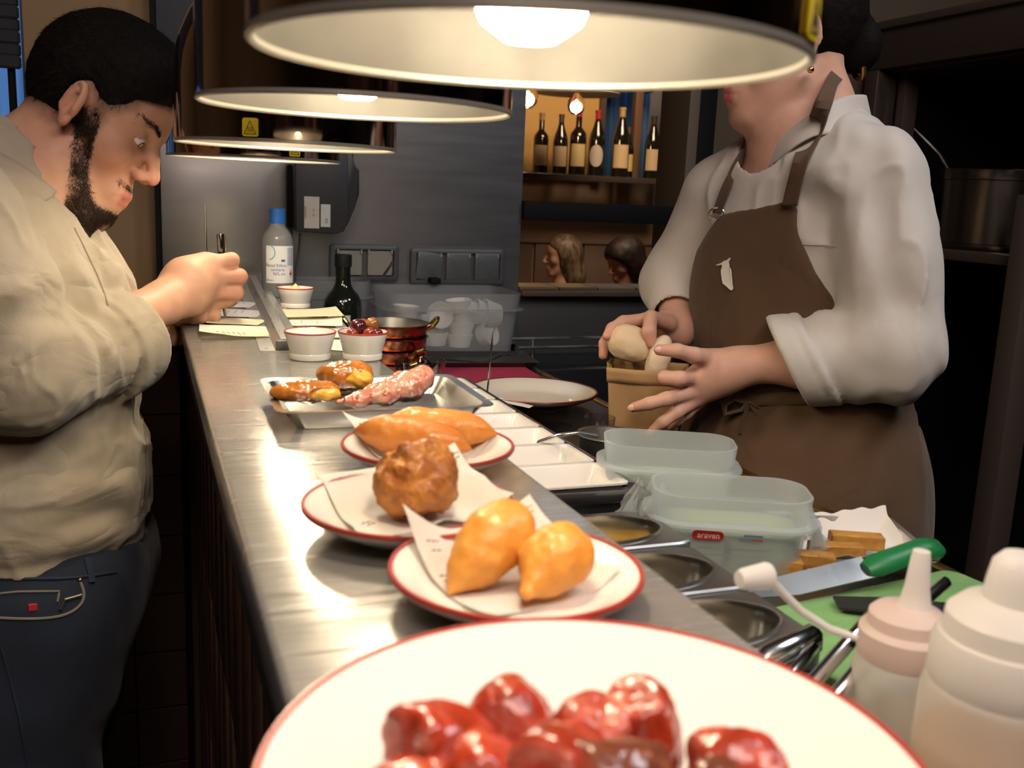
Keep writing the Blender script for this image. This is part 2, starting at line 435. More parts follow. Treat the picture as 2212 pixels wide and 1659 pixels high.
# window at the far left: frame, mullion, panes, blind; daylight stands behind it
win = struct(B().span((-.862, 2.035, 1.10), (-.83, 2.115, 2.42)).span((-.1945, 2.035, 1.10), (-.19, 2.115, 2.42)).span((-.83, 2.035, 1.10), (-.1945, 2.115, 1.13)).obj('window_1', M('win_frame', (.03, .028, .03), .5)))
for x in (-.2165, -.42, -.60): slab('mullion', (x - .0055, 2.055, 1.13), (x + .0055, 2.085, 2.40), black, .002, win)
for a, c in ((-.83, -.606), (-.594, -.426), (-.414, -.222), (-.211, -.195)): slab('pane', (a, 2.066, 1.13), (c, 2.070, 2.40), thin_glass('pane_glass', (.85, .92, 1.0), .04), 0, win)
cur = M('curtain', (.40, .50, .62), .8, scale=(26, 1, 1.6), var=((.06, .10, .16), 2.2, .12), trl=.65)
def curtain(u, v): return (lerp(-.86, -.17, u), 2.20 + .012 * sin(u * 70) + .006 * sin(u * 31 + 2), lerp(1.0, 2.5, v))
tag(B().grid(curtain, 160, 6, thick=(0, .003, 0)).obj('curtain', cur), 'pale blue pleated curtain outside the window at far left', 'curtain')
bl = thing('roman_blind', 'dark grey folded blind half lowered over the left window', 'blind', (-.510, 2.045, 1.553))
for i in range(34):
    B().box((0, .003 * (i % 2), .012 + i * .0215), (.626, .010, .0235), .004, 1).obj('slat', M('blind_cloth', (.030, .029, .038), .9, bump=(60, .1, .001)), bl)
area('window_daylight', (-.50, 3.0, 1.8), (-.45, 2.2, 1.5), 1.0, 30, (.55, .75, 1.0))
# dining room seen through the serving window
dw = struct(slab('wall_dining', (.5, 5.55, 0), (3.9, 5.65, 2.72), M('dining_wall', (.34, .235, .15), .75, var=((.28, .19, .12), 2, .3), bump=(12, .1, .002))))
for i in range(5): slab('panel', (1.6 + i * .42, 5.53, .62), (2.005 + i * .42, 5.552, 1.16), M('dado', (.15, .095, .07), .5, var=((.11, .07, .05), 5, .3)), .004, dw)
slab('rail', (1.5, 5.50, 1.165), (3.9, 5.552, 1.185), M('dado_rail', (.22, .15, .11), .5), .003, dw)
struct(slab('wall_dining_left', (.5, 2.12, 0), (.6, 5.55, 2.72), plaster))

# ------------------------------------------------------------------ counter, riser, pass shelf, work counter
base = thing('counter_base', 'tall serving counter faced with glossy brown tiles', 'counter', (.36, .8, 0), world=True)
B().span((.096, -.9, 0), (.66, 1.99, 1.018)).obj('body', M('counter_body', (.03, .025, .022), .7), base)
me_f = B().box((0, 0, 0), (.012, .0975, .295), .003, 2).mesh('tile'); me_f.materials.append(front_tile)
for r in range(4):
    for c in range(22):
        o = bpy.data.objects.new('tile', me_f); COL.objects.link(o); o.parent = base; o.matrix_parent_inverse = T(base.location).inverted()
        o.location = (.0905, 1.935 - c * .1, .872 - r * .2985); o.rotation_euler = (0, radians(random.uniform(-.35, .35)), radians(random.uniform(-.5, .5)))
B().span((.070, -.9, 1.019), (.235, 1.984, S - .028)).obj('riser', M('riser', (.018, .018, .022), .45), base)
sh = B(); sh.span((.045, -.9, S - .026), (.247, 1.983, S), .004, 3)
tag(sh.obj('pass_shelf', steel), 'long brushed steel pass shelf under the heat lamps', 'shelf')
wt = thing('work_counter', 'steel work counter with brass coloured edge on the kitchen side', 'counter', (.45, 1, W - .04), world=True)
B().span((.236, -.9, W - .03), (.668, 1.999, W), .003, 2).obj('top', M('worktop', (.30, .28, .26), .28, 1, rvar=(8, .18, .40), var=((.20, .19, .18), 5, .35), bump=(120, .04, .0004)), wt)
B().span((.668, -.9, W - .034), (.684, 1.999, W + .0015), .002, 2).obj('edge_strip', brass, wt)
# low dark counter and rail beyond, under the serving window
kc = thing('back_counter', 'black lower counter with thin steel rail under the serving window', 'counter', (1.0, 1.9, 0), world=True)
B().span((.70, 1.80, 0), (1.60, 1.999, 1.02), .004).obj('body', M('kc_body', (.012, .013, .018), .3), kc)
B().tube([(.70, 1.84, 1.078), (1.6, 1.84, 1.078)], .0035).obj('rail', steel_dull, kc)
B().tube([(.70, 1.80, 1.066), (1.6, 1.80, 1.066)], .003).obj('rail', steel_dull, kc)
for x in (.74, 1.2): B().tube([(x, 1.82, 1.02), (x, 1.82, 1.08)], .004).obj('post', steel_dull, kc)

# ------------------------------------------------------------------ heat lamps
chrome = M('black_chrome', (.42, .335, .28), .09, 1, rvar=(5, .05, .12))
lip = M('lamp_lip', (.30, .275, .24), .35, .5)
inner = M('lamp_inner', (.080, .074, .065), .45, .4, var=((.052, .047, .041), 14, .22), rvar=(10, .35, .6))
bulb_m = M('bulb', (1, .8, .5), .3, emis=((1.0, .84, .58), 70))
sticker = M('sticker_yellow', (.85, .62, .02), .5); ink = M('ink', (.02, .02, .02), .6)
LR = .114
def heat_lamp(loc, label, power, stick):
    t = thing('heat_lamp', label, 'lamp', loc, 'heat lamps over the pass')
    prof = [(LR, 0), (LR, .062), (LR * .985, .082), (LR * .94, .104), (LR * .86, .126), (LR * .74, .146), (LR * .58, .162), (LR * .40, .172), (LR * .26, .177)]
    B().lathe([(r, z + .0005) for r, z in prof] + [(0, .1785)], 96).obj('shade', chrome, t)
    B().lathe([(r - .0022, z + (.0005 if i else .001)) for i, (r, z) in enumerate(prof[:-1])] + [(.02, .168), (0, .168)], 96).obj('reflector', inner, t)
    B().lathe([(LR + .0003, .003), (LR + .0006, .0004), (LR - .001, -.0006), (LR - .0026, .0006), (LR - .0026, .003)], 96).obj('lip', lip, t)
    B().lathe([(.030, .168), (.030, .205), (.026, .215), (.012, .222), (0, .222)], 32).obj('cap', chrome, t)
    c = B().tube([(0, 0, .22), (.002, 0, .6), (0, 0, 1.0), (0, 0, 1.30)], .004).obj('cable', black, t)
    B().lathe([(0, .006), (.011, .007), (.021, .014), (.027, .028), (.027, .042), (.021, .062), (.014, .082), (.013, .128), (0, .128)], 32).obj('bulb', bulb_m, t)
    B().lathe([(.015, .126), (.018, .13), (.018, .166), (0, .168)], 24).obj('socket', M('socket', (.55, .52, .48), .5), t)
    if stick is not None:
        for k, a in enumerate(stick):
            m = Rz(a) @ T(0, -LR - .0009, .0125) @ Rx(pi / 2)
            s_ = B().rloft([(.0075, .0085, .002, -.0006), (.0075, .0085, .002, .0004)], 4, m).obj('warning_sticker', sticker, t)
            tr = B(); pts = [(-.0055, -.006), (.0055, -.006), (0, .0058)]
            tr.tube([(x, y, .0006) for x, y in pts], .0005, 6, m, close=True)
            for q in (-.0018, 0, .0018): tr.tube([(q - .0004, -.0042, .0006), (q + .0006, -.0028, .0006), (q - .0004, -.0014, .0006), (q + .0004, .0002, .0006)], .0003, 5, m)
            tr.obj('symbol', ink, s_)
    l = point('heat_lamp_light', (loc[0], loc[1], loc[2] + .030), power, (1.0, .86, .77), .022); 
    return t
LP = [((.153, .395, 1.425), 1.8, (radians(41),)), ((.151, .737, 1.426), 1.7, None), ((.146, 1.073, 1.408), 1.8, (radians(-25),)), ((.146, 1.390, 1.400), 5.4, (radians(19),))]
LN = ['nearest dark chrome heat lamp, its glowing bulb in view', 'second nearest dark chrome heat lamp, no sticker in view', 'third dark chrome heat lamp with a yellow warning sticker', 'farthest dark chrome heat lamp, beside the bearded man']
for (l, p, s_), n in zip(LP, LN): heat_lamp(l, n, p, s_)

# ------------------------------------------------------------------ crockery on the pass
red_rim = M('red_rim', (.42, .045, .035), .3, coat=.3)
maroon_rim = M('maroon_rim', (.16, .02, .03), .3)
paper = M('napkin_paper', (.86, .80, .74), .8, bump=(200, .1, .0003), trl=.25)
print_m = M('napkin_print', (.22, .17, .15), .8)
def plate(R, loc, label, rim=None, h=.0165, n=96, rw=.038):
    t = thing('plate', label, 'plate', loc); k = h / .0165
    B().lathe([(0, .0012), (.50 * R, .0012), (.52 * R, 0), (.56 * R, 0), (.58 * R, .002 * k), (.80 * R, .0075 * k), (R * .985, .0145 * k), (R, .0162 * k), (R * .992, .0178 * k), (R * .972, .0176 * k), (.80 * R, .0108 * k), (.68 * R, .0064 * k), (.56 * R, .0046), (0, .0042)], n).obj('dish', white_cer, t)
    B().lathe([(R * (1 - rw), .0182 * k - .25 * R * rw * .5), (R * .978, .0181 * k), (R * .994, .0182 * k), (R * 1.003, .0170 * k), (R * .999, .0158 * k), (R * .985, .0160 * k), (R * (1 - rw), .0178 * k - .25 * R * rw * .5)], n).obj('rim', rim or red_rim, t, label='thin red rim')
    return t
def PL(p): return (p[0], p[1], S)
plate(.104, (.126, .242, S), 'large white plate in the foreground heaped with sausage chunks', h=.018, rw=.026)
plate(.0602, PL((0.1607, 0.4032, 1.1965)), 'small white red-rimmed plate holding two golden fritters')
plate(.0602, PL((0.1366, 0.5094, 1.1965)), 'small white red-rimmed plate holding one round brown croquette')
plate(.0600, PL((0.1816, 0.6310, 1.1965)), 'small white red-rimmed plate holding two pointed pasties')
def napkin(loc, sx, sy, rz, lifts, label, prints=(), pc=None):
    """square paper lying in a plate; lifts = (u, v, height, reach) corners curling up"""
    t = thing('napkin', label, 'napkin', loc, rz=rz, group='printed paper napkins')
    def f(u, v):
        x, y = (u - .5) * sx, (v - .5) * sy; r = sqrt((x * cos(rz) - y * sin(rz) + loc[0] - pc[0]) ** 2 + (x * sin(rz) + y * cos(rz) + loc[1] - pc[1]) ** 2); z = float(np.interp(r, (0, .033, .041, .0480, .0600, .08), (.0050, .0053, .0074, .0124, .0200, .0206)))
        for lu, lv, h, rc in lifts:
            d = sqrt((u - lu) ** 2 + (v - lv) ** 2); z += h * max(0, 1 - d / rc) ** 2
        return (x, y, z + .0009 * sin(7 * u + 4 * v) + .0006 * sin(13 * v - 5 * u))
    B().grid(f, 28, 28, thick=.0003).obj('sheet', paper, t)
    for (u, v, a, s_) in prints:   # small blurred words stamped on the corners
        pr = B()
        for ln in range(2):
            for k in range(5 - ln):
                uu = u + (k - 2) * .022 * s_ * cos(a) + ln * .045 * s_ * sin(a); vv = v + (k - 2) * .022 * s_ * sin(a) - ln * .045 * s_ * cos(a)
                p = Vector(f(uu, vv)); q = Vector(f(uu + .012 * s_ * cos(a), vv + .012 * s_ * sin(a))); m_ = (p + q) / 2 + Vector((0, 0, .0006)) + .0005 * Vector((-sin(a), cos(a), 0)) * (1 if k % 2 else -1)
                pr.tube([p + Vector((0, 0, .0003)), m_, q + Vector((0, 0, .0003))], .00032, 5)
        pr.obj('print', print_m, t)
    return t
napkin(PL((0.1644, 0.4220, 1.1900)), .078, .078, radians(14), ((0, 1, .017, .50), (1, 1, .010, .45), (.0, .0, .003, .3)), 'paper napkin under the golden fritters', ((.14, .86, .3, 1.1), (.10, .62, .2, 1.0), (.9, .9, .2, 1.0), (.82, .25, .1, .9)), (0.1607, 0.4032, 1.1965))
napkin(PL((0.1444, 0.5332, 1.1900)), .092, .080, radians(8), ((1, 1, .011, .5), (.55, 0, .007, .34), (0, .2, .002, .4)), 'paper napkin under the round brown croquette', ((.10, .22, .6, 1.0), (.93, .88, .3, 1.0)), (0.1366, 0.5094, 1.1965))
napkin(PL((0.1836, 0.6623, 1.1900)), .080, .078, radians(24), ((0, 1, .011, .5), (1, .1, .002, .4)), 'paper napkin under the two pointed pasties', ((.12, .86, .2, .9),), (0.1816, 0.6310, 1.1965))

# ------------------------------------------------------------------ fried food
def fry(name, c1, c2, c3, sc_=60, rough=.42): return M(name, c1, rough, var=(c2, sc_, .22), bump=(sc_ * 4, .5, .0012), coat=.12, sss=.05)
gold = fry('fried_gold', (.86, .40, .075), (.74, .27, .035), None, 45)
brownc = fry('fried_brown', (.46, .165, .035), (.26, .075, .02), None, 55)
amber = fry('fried_amber', (.72, .27, .055), (.56, .17, .03), None, 50)
def foodobj(name, f, c, e, res, mat, label, cat, group=None, axes=None):
    c = V3(c); A = np.array(axes).T if axes is not None else np.eye(3)
    def g(P): return f((P - c) @ A)
    o = grown(name, g, c - e, c + e, res, mat)
    o.data.transform(T(*[-x for x in c])); o.location = c
    return tag(o, label, cat, group)
def rotm(rz, ry=0, rx=0): return [list(r) for r in np.array((Rz(rz) @ Ry(ry) @ Rx(rx)).to_3x3()).T]
def fritter(P):
    d = ell(P, (.004, 0, .001), (.0205, .0165, .0155)); d = smin(d, ell(P, (-.011, 0, -.002), (.0180, .0120, .0115)), .010)
    d = smin(d, cap(P, (-.016, 0, -.004), (-.0335, 0, -.0075), .0082, .0016), .010)
    return d + .0006 * fbm(P, 160, 2) + .0010 * fbm(P, 50, 2)
pb = (0.1760, 0.4416, 1.1800)
foodobj('fritter', fritter, (0.1540, 0.4176, 1.2055), .042, .0009, gold, 'taller golden fritter leaning, nearer the napkin corner', 'fritter', 'golden fritters', rotm(radians(28), radians(-20), 0))
def fritter2(P):
    d = ell(P, (0, 0, 0), (.0200, .0170, .0155)); d = smin(d, cap(P, (-.010, 0, -.002), (-.0265, -.003, -.006), .0095, .0040), .010)
    return d + .0008 * fbm(P + 3, 160, 2) + .0011 * fbm(P + 5, 55, 2)
foodobj('fritter', fritter2, (0.1789, 0.3975, 1.2020), .034, .0009, gold, 'plumper golden fritter lying flat, nearer the kitchen', 'fritter', 'golden fritters', rotm(radians(30), radians(-6), 0))
def croq(P):
    d = ell(P, (0, 0, 0), (.0255, .0245, .0205)) ; d = smin(d, ell(P, (.004, .002, .012), (.014, .012, .011)), .012)
    return d + .0024 * fbm(P, 130, 3) + .0022 * fbm(P + 9, 48, 2)
foodobj('croquette', croq, (0.1420, 0.5180, 1.2055), .034, .0009, M('croq', (.62, .235, .04), .5, var=((.30, .080, .016), 85, .16), bump=(260, .9, .0024), coat=.15), 'round dark brown croquette with a knobbly crust', 'croquette')
def pasty(P):
    x = np.abs(P[:, 0]); d = ell(P, (0, 0, 0), (.037, .0150, .0135)); d = smin(d, cap(P, (-.02, 0, 0), (-.0405, 0, -.001), .009, .0015), .010); d = smin(d, cap(P, (.02, 0, 0), (.040, 0, -.002), .009, .0015), .010)
    return d + .0005 * fbm(P, 150, 2) + .0012 * fbm(P + 2, 45, 2) + .0012 * np.exp(-((P[:, 1] - .002) / .002) ** 2) * (P[:, 2] > 0)
foodobj('pasty', pasty, (0.1729, 0.6398, 1.2000), .046, .0009, amber, 'front pointed orange pasty with a seam along its top', 'pasty', 'pointed pasties', rotm(radians(-30), radians(4)))
foodobj('pasty', pasty, (0.1975, 0.6572, 1.2020), .046, .0009, M('fried_amber_b', (.80, .33, .07), .42, var=((.64, .21, .035), 50, .22), bump=(200, .5, .0012), coat=.12), 'rear pointed pasty, paler and half hidden', 'pasty', 'pointed pasties', rotm(radians(-22), radians(2)))

# sausage chunks on the near plate
saus_m = M('sausage', (.5, .06, .03), .24, attr='Col', var=((.82, .74, .72), 120, .3), bump=(180, .45, .0016), coat=.6, sss=.08)
saus = (.50, .052, .018); saus_burn = (.20, .055, .026)
def sausage(px_, r, hl, rz, ry, mat, label, k, dz=0):
    c = V3(px_); A = np.array(rotm(rz, ry)).T
    def f(P):
        q = (P - c) @ A; rr = np.sqrt(q[:, 1] ** 2 + q[:, 2] ** 2) - r * (1 - .25 * (q[:, 0] / (hl * 1.4)) ** 2)
        d = smax(rr, np.abs(q[:, 0] + .18 * q[:, 2] * (1 if k % 2 else -1)) - hl, .004)
        return d + .0010 * fbm(q + k, 150, 3) + .0016 * fbm(q + 2 * k, 60, 2)
    t = thing('sausage_chunk', label, 'sausage', tuple(c), 'chopped sausage on the near plate', world=True)
    e = max(r, hl) * 1.5 + .002
    def colr(v):
        q = (v - c) @ A; k = np.clip((np.abs(q[:, 0] + .18 * q[:, 2] * (1 if kk % 2 else -1)) / hl - .86) / .10, 0, 1)[:, None]; n = fbm(v + kk, 140, 3)[:, None]; m = fbm(v + 3, 260, 2)[:, None]
        sk = V3(*mat) * (1 + .35 * n); cu = V3(.60, .13, .085) * (1 + .2 * n) + np.clip(m - .25, 0, 1) * V3(.35, .30, .22)
        return np.clip(sk * (1 - k) + cu * k, .005, 1) + np.clip(n - .45, 0, 1) * V3(.25, .10, .02) * (1 - k)
    kk = k; grown('chunk', f, c - e, c + e, .0010, saus_m, t, colour=colr)
    return t
sausage((0.1045, 0.2652, 1.2017), 0.0144, 0.0133, radians(60), radians(10), saus, 'upper left sausage chunk showing its round pink cut face', 0)
sausage((0.0802, 0.2562, 1.2038), 0.0145, 0.0145, radians(20), radians(20), saus, 'leftmost glossy red sausage chunk with orange fat', 1)
sausage((0.1250, 0.2497, 1.2045), 0.0119, 0.0128, radians(100), radians(55), saus, 'pointed red sausage chunk in the middle of the heap', 2)
sausage((0.1444, 0.2482, 1.2029), 0.0121, 0.0158, radians(8), radians(80), saus, 'squarish sausage chunk standing upright at the right', 3)
sausage((0.0859, 0.2385, 1.2008), 0.0144, 0.0140, radians(70), radians(5), saus, 'front left sausage chunk with a pink cut side', 4)
sausage((0.1084, 0.2307, 1.2076), 0.0133, 0.0145, radians(40), radians(20), saus, 'central red sausage chunk under the charred piece', 5)
sausage((0.1181, 0.2199, 1.2063), 0.0145, 0.0158, radians(10), radians(15), saus_burn, 'charred brown sausage chunk at the front of the heap', 6)
sausage((0.1630, 0.2234, 1.2001), 0.0128, 0.0133, radians(-20), radians(10), saus, 'lone sausage chunk at the right of the near plate', 7)
sausage((0.1523, 0.2164, 1.1982), 0.0121, 0.0121, radians(35), radians(5), saus_burn, 'dark charred sausage chunk beside the lone red one', 8)
sausage((0.0691, 0.2427, 1.1991), 0.0128, 0.0133, radians(30), radians(5), saus, 'low sausage chunk at the lower left of the heap', 9)
sausage((0.0980, 0.2252, 1.2004), 0.0140, 0.0145, radians(80), radians(5), saus, 'sausage chunk at the very front, cut by the picture edge', 10)

# ------------------------------------------------------------------ steel tray with potatoes and octopus
tr = thing('steel_tray', 'shallow steel tray with potatoes and octopus on the pass', 'tray', (.183, .812, S), rz=radians(-1))
B().rloft([(.072, .056, .008, .0), (.072, .056, .008, .0006), (.0835, .0655, .012, .0152), (.0895, .0715, .012, .0162), (.0895, .0715, .012, .0168), (.0825, .0645, .012, .0160), (.071, .055, .008, .0018)], 8).obj('pan', M('tray_steel', (.78, .76, .73), .2, 1, rvar=(12, .12, .3)), tr)
pot_skin = M('potato_skin', (.60, .22, .035), .16, var=((.40, .12, .02), 60, .22), bump=(110, .5, .002), coat=.8)
pot_flesh = M('potato_flesh', (.86, .50, .07), .25, var=((.80, .40, .04), 80, .25), bump=(140, .6, .0015), coat=.4)
def potato(c, r, rz, label, k, side):
    c = V3(c); A = np.array(rotm(rz)).T
    def f(P):
        q = (P - c) @ A
        d = ell(q, (0, 0, 0), r) + .0016 * fbm(q + k, 60, 3) + .0006 * fbm(q + k, 190, 2)
        return smax(d, -cap(q, (r[0] * side * .2, -r[1] * 1.05, 0), (r[0] * side * .85, -r[1] * .8, r[2] * .1), .0035), .003)
    t = thing('potato', label, 'potato', tuple(c), 'punched roast potatoes', world=True)
    o = grown('potato_body', f, c - r[0] * 1.3, c + r[0] * 1.3, .0009, pot_skin, t)
    def g(P):
        q = (P - c) @ A
        return ell(q, (r[0] * side * .46, -r[1] * .52, -.001), (r[0] * .50, r[1] * .50, r[2] * .62)) + .0016 * fbm(q + k, 130, 3)
    grown('flesh', g, c - r[0] * 1.3, c + r[0] * 1.3, .0009, pot_flesh, t, 'yellow crushed flesh')
    return t
potato((0.1661, 0.8500, 1.2036), (.0255, .0165, .0150), radians(-14), 'larger glazed potato split open, resting at the back of the tray', 1, 1)
potato((0.1240, 0.8000, 1.2009), (.0290, .0130, .0105), radians(-3), 'flatter glazed potato at the left end of the tray', 4, 1)
octo = M('octopus_skin', (.80, .40, .26), .2, var=((.60, .16, .10), 65, .14), bump=(170, .5, .0012), coat=.7, sss=.12)
sucker_m = M('octopus_sucker', (.84, .54, .40), .25, var=((.58, .18, .14), 120, .25), coat=.6)
def tentacle(pts, rs, label, k):
    pts = [V3(p) for p in pts]; t = thing('octopus_tentacle', label, 'octopus', tuple(pts[0]), 'octopus on the tray', world=True)
    lo = np.min(pts, 0) - .018; hi = np.max(pts, 0) + .018
    def f(P): return chain(P, pts, rs, .008) + .0010 * fbm(P + k, 120, 3) + .0012 * fbm(P + k, 320, 2) * .6
    grown('flesh', f, lo, hi, .0010, octo, t)
    for i in range(len(pts) - 1):
        for s_ in (.25, .75):
            p = pts[i] + (pts[i + 1] - pts[i]) * s_; r = lerp(rs[i], rs[i + 1], s_); d = (pts[i + 1] - pts[i]) / np.linalg.norm(pts[i + 1] - pts[i])
            for sd in (-.55, .55):
                nrm = np.array([-.1 + sd * .8, -.75, .50]); nrm = nrm - d * (nrm @ d); nrm /= np.linalg.norm(nrm)
                q = p + nrm * r * .93; R_q = Vector(nrm).to_track_quat('Z', 'Y').to_matrix().to_4x4()
                B().lathe([(r * .10, -.0006), (r * .30, -.0004), (r * .34, .0008), (r * .27, .0016), (r * .17, .0010), (0, .0002)], 14, T(*q) @ R_q).obj('sucker', sucker_m, t)
    return t
tentacle([(0.1448, 0.7750, 1.1969), (0.1657, 0.7800, 1.1974), (0.1896, 0.7900, 1.1985), (0.2122, 0.8000, 1.2026), (0.2246, 0.8050, 1.2090)], [.0025, .0050, .0080, .0115, .0115], 'long front octopus tentacle with curled thick end', 1)
tentacle([(0.1648, 0.8100, 1.1935), (0.1832, 0.8150, 1.1959), (0.2013, 0.8220, 1.1993), (0.2123, 0.8280, 1.2032)], [.0025, .0048, .0068, .0080], 'shorter octopus tentacle behind the long one', 5)

# ------------------------------------------------------------------ little bowls
def bowl(loc, R, h, label, k=1.0):
    t = thing('ramekin', label, 'bowl', loc)
    B().lathe([(0, .0015), (.70 * R, .0015), (.74 * R, 0), (.79 * R, .0006), (.805 * R, .18 * h), (.775 * R, .235 * h), (.80 * R, .30 * h), (.90 * R, .66 * h), (R, .965 * h), (R * .99, h), (R * .955, h * .985), (.88 * R, .70 * h), (.76 * R, .28 * h), (.60 * R, .14 * h), (0, .12 * h)], 72).obj('cup', white_cer, t)
    B().lathe([(R * .960, h * .990), (R * .985, h * 1.012), (R * 1.008, h * .985), (R * 1.002, h * .955), (R * .985, h * .96)], 72).obj('rim', red_rim, t, label='thin red rim')
    return t
bowl((0.1711, 1.0781, 1.1800), .0285, .031, 'white ramekin filled to the brim, left of the olive bowl')
b1 = Vector((0.1711, 1.0781, 1.1800))
tag(B().lathe([(0, .0262), (.018, .0264), (.0255, .0262), (.0265, .0250), (.024, .018), (0, .016)], 48, T(b1)).obj('cream_dip', M('cream', (.93, .88, .78), .4)), 'smooth white cream filling the left ramekin', 'dip')
bowl((0.2287, 1.0715, 1.1800), .0280, .031, 'white ramekin heaped with olives at the shelf edge')
b2 = Vector((0.2287, 1.0715, 1.1800))
ol = [((-.0060, -.004, .0365), (.0100, .0092, .0090), (.10, .012, .022), 'largest dark purple olive on top of the heap'), ((-.0135, -.009, .0290), (.0074, .0072, .0068), (.33, .05, .045), 'reddish olive at the left of the heap'),
      ((.0045, -.0125, .0290), (.0092, .0078, .0072), (.36, .06, .045), 'pinkish red olive at the front of the heap'), ((.0110, .002, .0385), (.0080, .0078, .0078), (.44, .17, .045), 'tan olive on top of the heap'),
      ((.0020, .010, .0360), (.0078, .0075, .0070), (.38, .09, .04), 'small reddish olive behind the top pair'), ((.0145, -.007, .0275), (.0080, .0076, .0066), (.16, .02, .03), 'purple olive against the right rim'),
      ((-.0050, .013, .0265), (.0085, .008, .0075), (.30, .05, .04), 'red olive low at the back of the heap'), ((-.0040, -.009, .0235), (.008, .008, .0065), (.25, .04, .04), 'olive low in the front, mostly hidden')]
for i, (p, r, c, lb) in enumerate(ol):
    o = B().sphere((0, 0, 0), r, Rz(i * .9) @ Ry(i * .4), 24, 16).obj('olive', M('olive%d' % i, c, .12, var=(tuple(.6 * x for x in c), 90, .3), coat=.8, sss=.1)); o.location = b2 + Vector(p); tag(o, lb, 'olive', 'olives in the ramekin')
bowl((0.2222, 1.5469, 1.1800), .0290, .031, 'white ramekin of butter at the far end, beside the rail')
b3 = Vector((0.2222, 1.5469, 1.1800))
tag(B().lathe([(0, .0375), (.003, .0345), (.006, .0315), (.012, .0285), (.022, .0258), (.0262, .0245), (.024, .017), (0, .016)], 40, T(b3)).obj('butter', M('butter', (.88, .72, .38), .4, bump=(200, .4, .002))), 'peak of pale butter in the far ramekin', 'butter')

# ------------------------------------------------------------------ ticket rail, tickets, spikes, pen, bottle
rl = thing('ticket_rail', 'long aluminium ticket rail lying along the shelf', 'ticket rail', (.152, 1.125, S), rz=radians(-3.2))
alu = M('aluminium', (.62, .61, .59), .3, .9, scale=(90, 3, 90), rvar=(2, .26, .36))
B().rloft([(.030, .40, .004, 0), (.030, .40, .004, .0012)], 4, T(0, .40, 0)).obj('base_plate', alu, rl)
b = B(); pr = [(-.013, .0012), (-.0065, .0140), (.004, .0150), (.0042, .0142), (.0050, .0142), (.0052, .0148), (.0160, .0130), (.0240, .0012)]
b._add([(x, .004, z) for x, z in pr] + [(x, .80, z) for x, z in pr], [tuple(range(8)), tuple(reversed(range(8, 16)))] + [(i, i + 1, i + 9, i + 8) for i in range(7)] + [(7, 0, 8, 15)])
b.obj('gripper', alu, rl, 20)
B().span((-.0125, 0, .0014), (.0235, .004, .0128), .001).obj('end_cap', M('endcap', (.10, .10, .11), .5), rl)
B().lathe([(0, .0022), (.0012, .002), (.0018, .0012), (.0018, .0008)], 12, T(-.022, .012, 0)).obj('rivet', steel_pol, rl)
tk = M('ticket', (.93, .90, .82), .75, trl=.3); tk2 = M('ticket_yellow', (.90, .84, .62), .75, trl=.3); tkp = M('ticket_lilac', (.66, .62, .68), .75, trl=.3)
def ticket(name, a, bb, wid, mat, label, curl=.01, z0=.0018, dirn=None, lines=0):
    """slip from a to bb (world xy), wid across; curl lifts its far end"""
    a, bb = Vector((a[0], a[1])), Vector((bb[0], bb[1])); d = bb - a; n = Vector((-d.y, d.x)).normalized() * wid
    def f(u, v):
        p = a + d * u + n * (v - .5); return (p.x, p.y, S + z0 + curl * u * u + .0012 * sin(u * 5 + v * 2) * u)
    t = thing(name, label, 'ticket', (a.x, a.y, S), 'order tickets', world=True)
    B().grid(f, 16, 6, thick=.00015).obj('sheet', mat, t)
    if lines:
        pr = B()
        for i in range(lines):
            u = .35 + .5 * i / lines; pr.tube([Vector(f(u, .2)) + Vector((0, 0, .0003)), Vector(f(u, .2 + .5 * random.uniform(.4, 1))) + Vector((0, 0, .0003))], .0003, 4)
        pr.obj('print', print_m, t)
    return t
ticket('order_ticket', (.150, 1.280), (.064, 1.285), .075, tk, 'wide white order ticket under the pen', .004, .0022, lines=0)
ticket('order_ticket', (.142, 1.238), (.066, 1.222), .030, tk2, 'curled yellow ticket copy nearest the shelf edge', .010, .0032, lines=6)
ticket('order_ticket', (.150, 1.350), (.052, 1.385), .055, tk2, 'buff ticket held down by the writer\'s left fingers', .003, .0030)
ticket('order_ticket', (.158, 1.450), (.082, 1.470), .075, tkp, 'lilac grey ticket behind the writing hand', .003, .0016, lines=4)
ticket('order_ticket', (.160, 1.560), (.110, 1.575), .070, tkp, 'small grey ticket farthest along the rail', .002, .0014, lines=3)
ticket('order_ticket', (.172, 1.390), (.262, 1.385), .090, tk2, 'long ticket fanned out behind the rail, topmost', .004, .0105)
ticket('order_ticket', (.170, 1.330), (.252, 1.315), .085, tk, 'middle white ticket of the fan behind the rail', .003, .0070, lines=2)
ticket('order_ticket', (.168, 1.260), (.248, 1.235), .085, tk, 'lower white ticket of the fan behind the rail', .002, .0040, lines=2)
ticket('order_ticket', (.166, 1.190), (.240, 1.150), .085, tk, 'white ticket lying flat between the two front ramekins', .001, .0018, lines=2)
def spike(base, top, label, r0=.024):
    t = thing('ticket_spike', label, 'spike', base, world=True)
    B().lathe([(0, 0), (r0, 0), (r0, .002), (r0 * .5, .005), (.003, .007), (0, .007)], 32, T(*base)).obj('foot', steel_dull, t)
    a, c = Vector(base), Vector(top)
    B().tube([a + Vector((0, 0, .004)), a.lerp(c, .5), a.lerp(c, .9), c], [.0016, .0016, .0014, .0002], 10).obj('needle', steel_pol, t)
spike((.0905, 1.550, S), (0.0887, 1.5500, 1.3434), 'tall steel ticket spike standing behind the writing hand')
spike((.470, 1.330, W), (0.4766, 1.3300, 1.1703), 'steel ticket spike standing on the work counter', .02)

